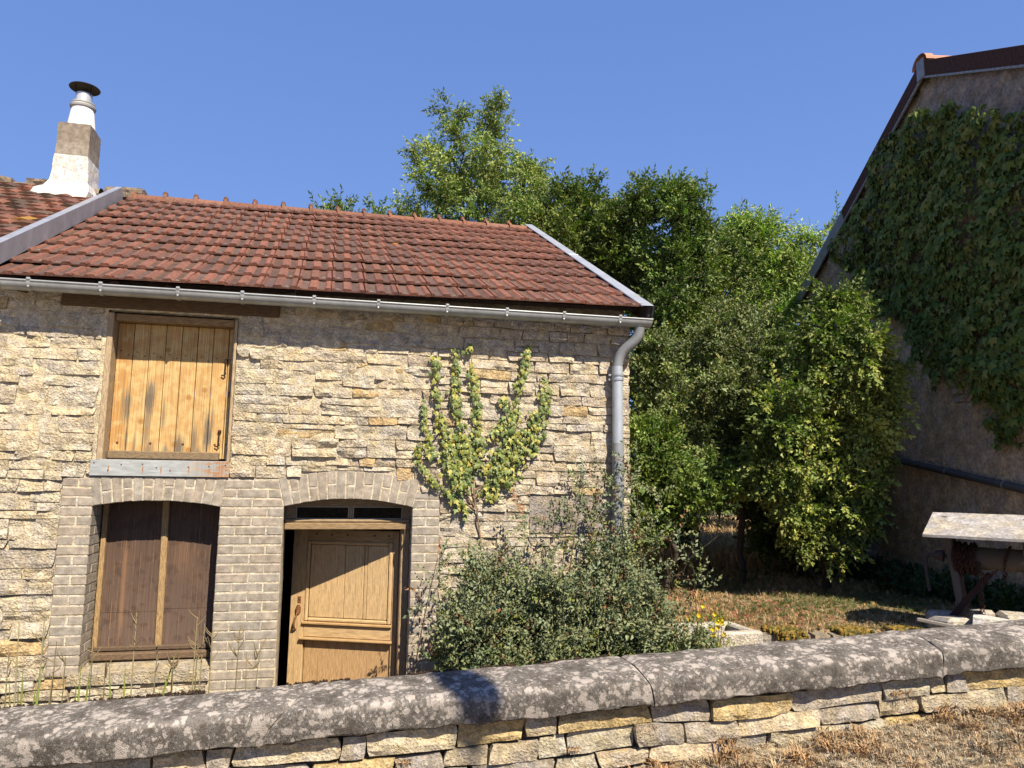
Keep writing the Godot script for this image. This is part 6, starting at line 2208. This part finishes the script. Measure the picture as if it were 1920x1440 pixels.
func creeper() -> void:
	var t := thing("barn_creeper", "dark green creeper blanketing the upper barn gable", "creeper", Vector3(BARN.x, 2.9, BARN.z))
	rng.seed = 511
	var poly := PackedVector2Array([Vector2(-1.886, 7.22), Vector2(-1.3, 7.12), Vector2(-0.9, 6.98), Vector2(-0.387, 6.72), Vector2(0.30, 6.25), Vector2(0.40, 5.86), Vector2(0.0, 5.4), Vector2(-0.377, 5.086), Vector2(-0.8, 4.85), Vector2(-1.054, 4.60), Vector2(-1.585, 4.30), Vector2(-1.62, 3.92), Vector2(-2.039, 3.72), Vector2(-2.40, 3.78), Vector2(-2.516, 3.45), Vector2(-2.857, 3.26), Vector2(-2.991, 2.912), Vector2(-3.3, 2.85), Vector2(-3.6, 3.4), Vector2(-4.6, 3.6), Vector2(-4.7, 5.6), Vector2(-3.8, 6.2), Vector2(-3.0, 6.62)])
	var shapes := []
	var tones := [Color(0.085, 0.125, 0.032), Color(0.12, 0.155, 0.04), Color(0.06, 0.095, 0.026), Color(0.10, 0.135, 0.03), Color(0.15, 0.165, 0.05)]
	for k in 5: shapes.append(lobed_leaf(CREEPER_SHAPE, 0.085, tones[k], 0.5))
	var all := []
	var WB := Basis(-FH, Vector3.UP, -RH)
	while all.size() < 7000:
		var p := Vector2(rng.randf_range(-4.7, 0.5), rng.randf_range(2.8, 7.25))
		var j := p + Vector2(noise.get_noise_2d(p.x * 150, p.y * 150), noise.get_noise_2d(p.x * 150, p.y * 150 + 400)) * 0.30
		if not Geometry2D.is_point_in_polygon(j, poly): continue
		if p.y > rake_y(p.x) - 0.34 - 0.16 * noise.get_noise_2d(p.x * 200, 50): continue
		var B := WB * Basis(Vector3(0, 0, 1), rng.randf_range(-0.7, 0.7)) * Basis(Vector3.RIGHT, rng.randf_range(-0.95, -0.1)) * Basis(Vector3.UP, rng.randf_range(-0.6, 0.6))
		var size := rng.randf_range(0.6, 1.2)
		var thick := 0.04 + 0.24 * (0.5 + noise.get_noise_2d(p.x * 110, p.y * 110)) + 0.10 * rng.randf()
		all.append([size * (1.0 if p.x < -1.0 and p.x > -3.6 else 0.8), Transform3D(B.scaled(Vector3.ONE * size), barn_at(p.x, p.y, thick))])
	for k in 26:
		var e: Vector2 = poly[rng.randi() % poly.size()]
		var nx: Vector2 = poly[rng.randi() % poly.size()]
		if (e - nx).length() > 1.2: continue
		var from := e.lerp(nx, rng.randf())
		var dir := Vector2(rng.randf_range(0.2, 1.0), rng.randf_range(-0.6, 0.5)).normalized() * rng.randf_range(0.25, 0.55)
		if rake_y(from.x + dir.x) - 0.25 < from.y + dir.y: continue
		var m := MB.new()
		m.col = Color(0.16, 0.11, 0.06)
		var line := []
		for i in 6: line.append(barn_at(from.x + dir.x * i / 5.0, from.y + dir.y * i / 5.0 + 0.03 * sin(i * 1.7 + k), 0.025))
		tube(m, line, [0.006, 0.005, 0.005, 0.004, 0.003, 0.002], 4, false)
		part(t, "runner", m.mesh(), M.bark)
		for i in 9:
			var u := rng.randf()
			var B := WB * Basis(Vector3(0, 0, 1), rng.randf_range(-0.8, 0.8)) * Basis(Vector3.RIGHT, rng.randf_range(-0.8, -0.1))
			all.append([0.55, Transform3D(B.scaled(Vector3.ONE * rng.randf_range(0.4, 0.75)), barn_at(from.x + dir.x * u, from.y + dir.y * u + rng.randf_range(-0.03, 0.03), 0.05))])
	place_leaves(t, all, shapes, M.leaf_gloss)

func grass() -> void:
	rng.seed = 601
	# dry tufts of the street verge
	var tuft := func(sd: int, n: int, h: float, col: Color) -> ArrayMesh:
		rng.seed = sd
		var m := MB.new()
		for k in n:
			m.col = tint(col, 0.3, 0.1)
			var a := rng.randf() * TAU
			var d := Vector3(cos(a), 0, sin(a))
			var s := Vector3(-d.z, 0, d.x) * 0.0022
			var L := h * rng.randf_range(0.4, 1.0)
			var lean := rng.randf_range(0.3, 1.1)
			var b := d * rng.randf() * 0.02
			var p1 := b + Vector3(0, L * 0.6, 0) + d * L * 0.3 * lean
			var p2 := b + Vector3(0, L * (1.0 - 0.4 * lean), 0) + d * L * 0.9 * lean
			m.quad(b - s, b + s, p1 + s * 0.8, p1 - s * 0.8)
			m.tri(p1 - s * 0.8, p1 + s * 0.8, p2)
		return m.mesh()
	var dry: ArrayMesh = tuft.call(1, 14, 0.05, Color(0.40, 0.315, 0.205))
	var straw: ArrayMesh = tuft.call(2, 12, 0.10, Color(0.44, 0.31, 0.16))
	var green: ArrayMesh = tuft.call(3, 12, 0.07, Color(0.13, 0.15, 0.05))
	rng.seed = 602
	var A := []
	var Ac := []
	for k in 15000:
		var s := rng.randf_range(-0.6, 4.3)
		var q := pow(rng.randf(), 1.3) * 2.2 - 0.06
		var p := wall_from + WD * s + WN * q
		p.y = street_y(s, maxf(q + 0.06, 0.0)) - 0.004
		if q < 0.06 and rng.randf() < 0.5: continue
		A.append(Transform3D(Basis(Vector3.UP, rng.randf() * TAU).scaled(Vector3.ONE * rng.randf_range(0.4, 1.1)), p))
		Ac.append(tint(Color.WHITE, 0.25, 0.12))
	for k in 420:
		var s := rng.randf_range(-0.6, 4.0)
		var q := absf(rng.randfn()) * 0.22 + 0.0
		if noise.get_noise_2d(s * 120, q * 120 + 60) < -0.05: continue
		var p := wall_from + WD * s + WN * (q - 0.03)
		p.y = street_y(s, maxf(q + 0.03, 0.0)) - 0.006
		A.append(Transform3D(Basis(Vector3.UP, rng.randf() * TAU).scaled(Vector3.ONE * rng.randf_range(1.1, 2.2)), p))
		Ac.append(tint(Color(0.80, 0.66, 0.52), 0.25, 0.12))
	var g := stuff(self, "verge_grass", dry, M.dry_leaf, A, Ac)
	tag(g, "scorched dry grass of the street verge below the wall", "grass", "", "stuff")
	A = []
	Ac = []
	var G := []
	var Gc := []
	for k in 20000:
		var x := rng.randf_range(2.6, 7.2)
		var z := rng.randf_range(-5.5, 1.6)
		if z > edge_z(x) + 0.02 : continue
		var p := Vector3(x, ground_y(x, z) - 0.004, z)
		if (p - BARN).dot(RH) > -0.05: continue
		var tr := Transform3D(Basis(Vector3.UP, rng.randf() * TAU).scaled(Vector3.ONE * rng.randf_range(0.35, 1.0)), p)
		var near := sstep(-1.2, 0.1, z - edge_z(x))
		if rng.randf() < 0.45 + 0.9 * noise.get_noise_2d(x * 40, z * 40):
			G.append(tr); Gc.append(tint(Color.WHITE, 0.3, 0.15))
		elif rng.randf() < 0.35 + 0.65 * near * sstep(3.6, 4.4, x):
			A.append(tr); Ac.append(tint(Color.WHITE, 0.3, 0.15))
	tag(stuff(self, "yard_grass", straw, M.dry_leaf, A, Ac), "straw coloured grass on the raised yard", "grass", "", "stuff")
	tag(stuff(self, "green_grass", green, M.leaf, G, Gc), "thin green grass in patches on the raised yard", "grass", "", "stuff")
	# fallen leaves
	var lm := MB.new()
	lm.col = Color(1, 1, 1)
	add_leaf(lm, Transform3D(Basis(Vector3.RIGHT, PI / 2), Vector3.ZERO), 0.045, 0.028, 0.3, 0.3)
	A = []
	Ac = []
	for k in 5200:
		var x := rng.randf_range(2.6, 5.6)
		var z := rng.randf_range(-4.5, 0.3)
		if z > edge_z(x): continue
		if rng.randf() > sstep(5.8, 3.2, x): continue
		A.append(Transform3D(Basis.from_euler(Vector3(rng.randf_range(-0.4, 0.4), rng.randf() * TAU, rng.randf_range(-0.4, 0.4))).scaled(Vector3.ONE * rng.randf_range(0.5, 1.1)), Vector3(x, ground_y(x, z) + 0.008, z)))
		Ac.append(tint([Color(0.30, 0.10, 0.055), Color(0.26, 0.13, 0.06), Color(0.34, 0.19, 0.09), Color(0.22, 0.07, 0.05)][rng.randi() % 4], 0.25))
	tag(stuff(self, "leaf_litter", lm.mesh(), M.dry_leaf, A, Ac), "reddish fallen leaves scattered over the yard", "fallen leaves", "", "stuff")
	# far meadow in the sun
	A = []
	Ac = []
	for k in 5000:
		var d := rng.randf_range(11, 24)
		var p := Vector3(EYE.x, 0, EYE.z) + FH * d + RH * (rng.randf_range(200, 600) / 1400.0 * d)
		p.y = ground_y(p.x, p.z) - 0.01
		A.append(Transform3D(Basis(Vector3.UP, rng.randf() * TAU).scaled(Vector3.ONE * rng.randf_range(2.0, 4.5)), p))
		Ac.append(tint(Color.WHITE, 0.3, 0.1))
	tag(stuff(self, "meadow_grass", straw, M.dry_leaf, A, Ac), "tall dry grass of the sunny clearing behind the trees", "grass", "", "stuff")
	# nettles and ivy along the foot of the barn
	var wp := thing("barn_weeds", "dark green weeds along the shaded foot of the barn", "weeds", barn_at(-1.0, 1.15, 0.2))
	A = []
	Ac = []
	for k in 620:
		var s := rng.randf_range(-3.6, 0.6)
		var o := pow(rng.randf(), 1.5) * 0.7 * (0.5 + 0.5 * sin(s * 3.0 + 1.0) * 0.6 + 0.3)
		var p := barn_at(s, 0, 0.06 + o)
		p.y = ground_y(p.x, p.z)
		A.append(Transform3D(Basis.from_euler(Vector3(rng.randf_range(-0.6, 0.6), rng.randf() * TAU, rng.randf_range(-0.6, 0.6))).scaled(Vector3.ONE * rng.randf_range(0.5, 1.25)), p))
		Ac.append(tint(Color(0.045, 0.085, 0.03), 0.25))
	stuff(wp, "foliage", twig_mesh(1760, 9, 0.22, 0.07, 0.048, Color.WHITE, 0.2), M.leaf, A, Ac)

func weeds() -> void:
	rng.seed = 611
	# dry stalks behind the coping, on the left
	var F := Transform3D(Basis(WD, Vector3.UP, WN), wall_from)
	var spots := [[-2.237, 0.20, 1, "short forked stalk at the very left edge, nearest the frame"], [-2.198, 0.38, 0, "tall bare stalk at the far left, first of the tall pair"], [-2.174, 0.33, 0, "straight bare stalk just right of the first tall one at far left"], [-2.137, 0.40, 1, "tallest forked stalk left of the brick pier"], [-2.096, 0.25, 0, "straight stalk against the left edge of the brick pier"], [-2.067, 0.18, 1, "low forked stalk before the foot of the left brick pier"], [-1.983, 0.18, 1, "low forked stalk before the right half of the left brick pier"], [-1.927, 0.24, 1, "forked stalk before the window's left lower corner"], [-1.782, 0.13, 1, "very short forked stalk under the left end of the window sill"], [-1.708, 0.37, 2, "tall branching stalk before the left brown window board"], [-1.584, 0.20, 1, "forked stalk just left of the window mullion"], [-1.517, 0.13, 2, "short branching stalk under the window mullion"], [-1.488, 0.16, 1, "thin forked stalk just right of the window mullion"], [-1.447, 0.33, 2, "tall branching stalk before the middle of the right brown board"], [-1.430, 0.29, 0, "bare stalk close beside the tall one before the right brown board"], [-1.391, 0.24, 1, "forked stalk before the right part of the right brown board"], [-1.336, 0.27, 2, "branching stalk at the window's right lower corner"], [-1.251, 0.22, 2, "bushy branching stalk before the middle brick pier"], [-1.220, 0.17, 2, "leaning branching stalk on the middle brick pier, right of the bushy one"], [-1.125, 0.13, 0, "short bare stalk on the brick pier nearest the door"]]
	for q in spots:
		var foot := F * Vector3(q[0] - 0.02, 0, -0.55 - 0.25 * rng.randf())
		foot.y = ground_y(foot.x, foot.z)
		var topy: float = cope_y(q[0]) + 0.115 + q[1] * 0.85
		var t := thing("dry_stalk", q[3], "plant", foot, "dry weed stalks behind the coping")
		var m := MB.new()
		m.col = tint(Color(0.20, 0.17, 0.09), 0.35, 0.12)
		var lean := Vector3(rng.randf_range(-0.03, 0.03), 0, rng.randf_range(-0.02, 0.02))
		if q[3].begins_with("leaning"): lean.x = 0.12
		var tip := Vector3(foot.x, topy, foot.z) + lean
		var P := []
		for k in 6:
			P.append(foot.lerp(tip, k / 5.0) + Vector3(rng.randf_range(-1, 1), 0, rng.randf_range(-1, 1)) * 0.006)
		tube(m, P, [0.005, 0.005, 0.0045, 0.004, 0.0035, 0.002], 5)
		part(t, "stem", m.mesh(), M.plain)
		for k in [0, 3, 8][q[2]]:
			m = MB.new()
			m.col = tint(Color(0.19, 0.14, 0.075), 0.25)
			var u := rng.randf_range(0.0, 1.0)
			var a: Vector3 = tip.lerp(foot, 0.0) - Vector3(lean.x * 0.3 * u, u * q[1] * 0.6, 0)
			var an := rng.randf() * TAU
			var e := a + Vector3(cos(an) * 0.8, rng.randf_range(0.4, 1.2), sin(an) * 0.4) * rng.randf_range(0.03, 0.07)
			tube(m, [a, a.lerp(e, 0.6) + Vector3(0, -0.005, 0), e], [0.003, 0.0025, 0.0015], 4)
			part(t, "twig", m.mesh(), M.plain)
	for q in [[-2.16, 5, "iris leaves at the far left end of the wall"], [-1.93, 4, "iris leaves between the stalks left of the window"], [-1.72, 3, "iris leaves below the left window pier, one blade long"]]:
		var foot := F * Vector3(q[0], 0, -0.6)
		foot.y = ground_y(foot.x, foot.z)
		var t := thing("iris_leaves", "yellow green sword shaped " + q[2], "plant", foot, "iris leaves behind the coping")
		for k in q[1]:
			var m := MB.new()
			m.col = tint(Color(0.24, 0.27, 0.06), 0.2, 0.1)
			var top: float = cope_y(q[0]) + 0.10 + rng.randf_range(0.08, 0.19)
			var dx := rng.randf_range(-0.10, 0.10)
			if q[1] == 3 and k == 0:
				dx = 0.22; top += 0.10
			var rows := []
			for j in 8:
				var u := j / 7.0
				var c := Vector3(foot.x + dx * pow(u, 2) + k * 0.012, lerpf(foot.y, top, u), foot.z + 0.02 * k)
				var w := 0.016 * (1.0 - u * u * u)
				rows.append([c + Vector3(-w, 0, 0), c + Vector3(0, 0, 0.003), c + Vector3(w, 0, 0)])
			sheet(m, rows)
			part(t, "blade", m.mesh(), M.leaf)
	# dry tufts caught in the dry stone wall
	var hang := [[0.62, -0.10, 0.10, "between the second and third stones"], [1.0, -0.19, 0.13, "in the middle of the wall near the orange lichen"], [1.85, -0.07, 0.12, "at the right under the coping"], [2.08, -0.16, 0.15, "at the right end of the visible stones"], [0.3, -0.16, 0.08, "left of the middle in a low joint"], [-0.42, -0.14, 0.08, "at the left in a low joint"]]
	for q in hang:
		var c := F * Vector3(q[0], cope_y(q[0]) + q[1], -0.045)
		var t := thing("dry_tuft", "brown dry tuft of grass growing " + q[3], "grass tuft", c, "dry tufts in the boundary wall")
		var m := MB.new()
		for k in 60:
			m.col = tint(Color(0.30, 0.18, 0.085), 0.35)
			var a := rng.randf() * TAU
			var d := (WN * 0.8 + WD * cos(a) + Vector3.UP * sin(a) * 0.8).normalized()
			var b: Vector3 = c + WD * rng.randf_range(-0.4, 0.4) * q[2]
			var e: Vector3 = b + d * q[2] * rng.randf_range(0.25, 0.8) * 0.6
			var s := d.cross(Vector3(0.3, 0.8, 0.2)).normalized() * 0.0016
			m.tri(b - s, b + s, e)
		part(t, "blades", m.mesh(), M.dry_leaf)

# a street lamp behind the photographer, outside the frame: the shadow of its head lies on the coping
func street_lamp() -> void:
	var away := Vector3(0.305, 0, 0.952)   # level, towards the sun
	var head := Vector3(1.93, 6.3, 6.98)
	var foot := head + away * 1.5
	foot.y = ground_y(foot.x, foot.z)
	var t := thing("street_lamp", "grey street lamp whose head casts the oval shadow on the coping", "street lamp", foot)
	var m := MB.new()
	m.col = Color(0.40, 0.41, 0.42)
	tube(m, [foot - Vector3(0, 0.1, 0), foot + Vector3(0, 3.0, 0), Vector3(foot.x, 6.1, foot.z)], [0.07, 0.055, 0.04], 12)
	part(t, "pole", m.mesh(), M.zinc_dull)
	m = MB.new()
	m.col = Color(0.40, 0.41, 0.42)
	tube(m, [Vector3(foot.x, 6.05, foot.z), foot.lerp(head, 0.3) * Vector3(1, 0, 1) + Vector3(0, 6.30, 0), head + Vector3(0, 0.03, 0)], [0.022, 0.020, 0.018], 8)
	part(t, "arm", m.mesh(), M.zinc_dull)
	m = MB.new()
	m.col = Color(0.30, 0.31, 0.32)
	tube(m, [head + away * 0.26, head + away * 0.18, head - away * 0.05, head - away * 0.22, head - away * 0.28], [0.05, 0.09, 0.11, 0.09, 0.04], 14)
	part(t, "lamp_head", m.mesh(), M.zinc_dull)

func _ready() -> void:
	# camera
	var cam := Camera3D.new()
	cam.name = "camera"
	cam.keep_aspect = Camera3D.KEEP_HEIGHT
	cam.fov = 54.43222
	cam.near = 0.05
	cam.far = 2000.0
	add_child(cam)
	cam.transform = Transform3D(Basis(Vector3(0.973, 0.01558, 0.23027), Vector3(-0.0443, 0.99177, 0.12011), Vector3(-0.2265, -0.12706, 0.96569)).orthonormalized(), EYE)
	cam.current = true
	# sky, sun and exposure
	var sky := ProceduralSkyMaterial.new()
	sky.sky_top_color = Color(0.064, 0.120, 0.301).linear_to_srgb()
	sky.sky_horizon_color = Color(0.155, 0.268, 0.545).linear_to_srgb()
	sky.sky_curve = 0.25
	sky.sky_energy_multiplier = 1.0
	sky.ground_bottom_color = Color(0.30, 0.26, 0.20)
	sky.ground_horizon_color = Color(0.45, 0.45, 0.42)
	sky.sun_angle_max = 2.0
	sky.sun_curve = 0.05
	var s := Sky.new()
	s.sky_material = sky
	var env := Environment.new()
	env.background_mode = Environment.BG_SKY
	env.sky = s
	env.tonemap_mode = Environment.TONE_MAPPER_LINEAR
	env.tonemap_exposure = 2.0
	env.sdfgi_enabled = true
	env.ssao_enabled = true
	env.ssil_enabled = true
	var we := WorldEnvironment.new()
	we.name = "environment"
	we.environment = env
	add_child(we)
	var sun := DirectionalLight3D.new()
	sun.name = "sun"
	sun.light_energy = 1.6
	sun.light_color = Color(1.0, 0.95, 0.87)
	sun.light_angular_distance = 0.53
	sun.shadow_enabled = true
	add_child(sun)
	var dir := Vector3(0.32, 1.15, 1.0).normalized()
	sun.look_at_from_position(dir * 20.0, Vector3.ZERO, Vector3.UP)
	noise.seed = 3
	noise.frequency = 0.01
	noise.noise_type = FastNoiseLite.TYPE_SIMPLEX_SMOOTH
	noise.fractal_octaves = 3
	wall_from = EYE + FH * 3.3
	wall_from.y = 0.0
	var clock := Time.get_ticks_msec()
	materials()
	print("materials ", Time.get_ticks_msec() - clock)
	ground()
	boundary()
	print("walls ", Time.get_ticks_msec() - clock)
	cottage()
	neighbour()
	barn()
	print("houses ", Time.get_ticks_msec() - clock)
	terrace()
	trough()
	well()
	rubble()
	trees()
	print("trees ", Time.get_ticks_msec() - clock)
	rose_bush()
	ivy()
	creeper()
	grass()
	weeds()
	street_lamp()
	print("done ", Time.get_ticks_msec() - clock)
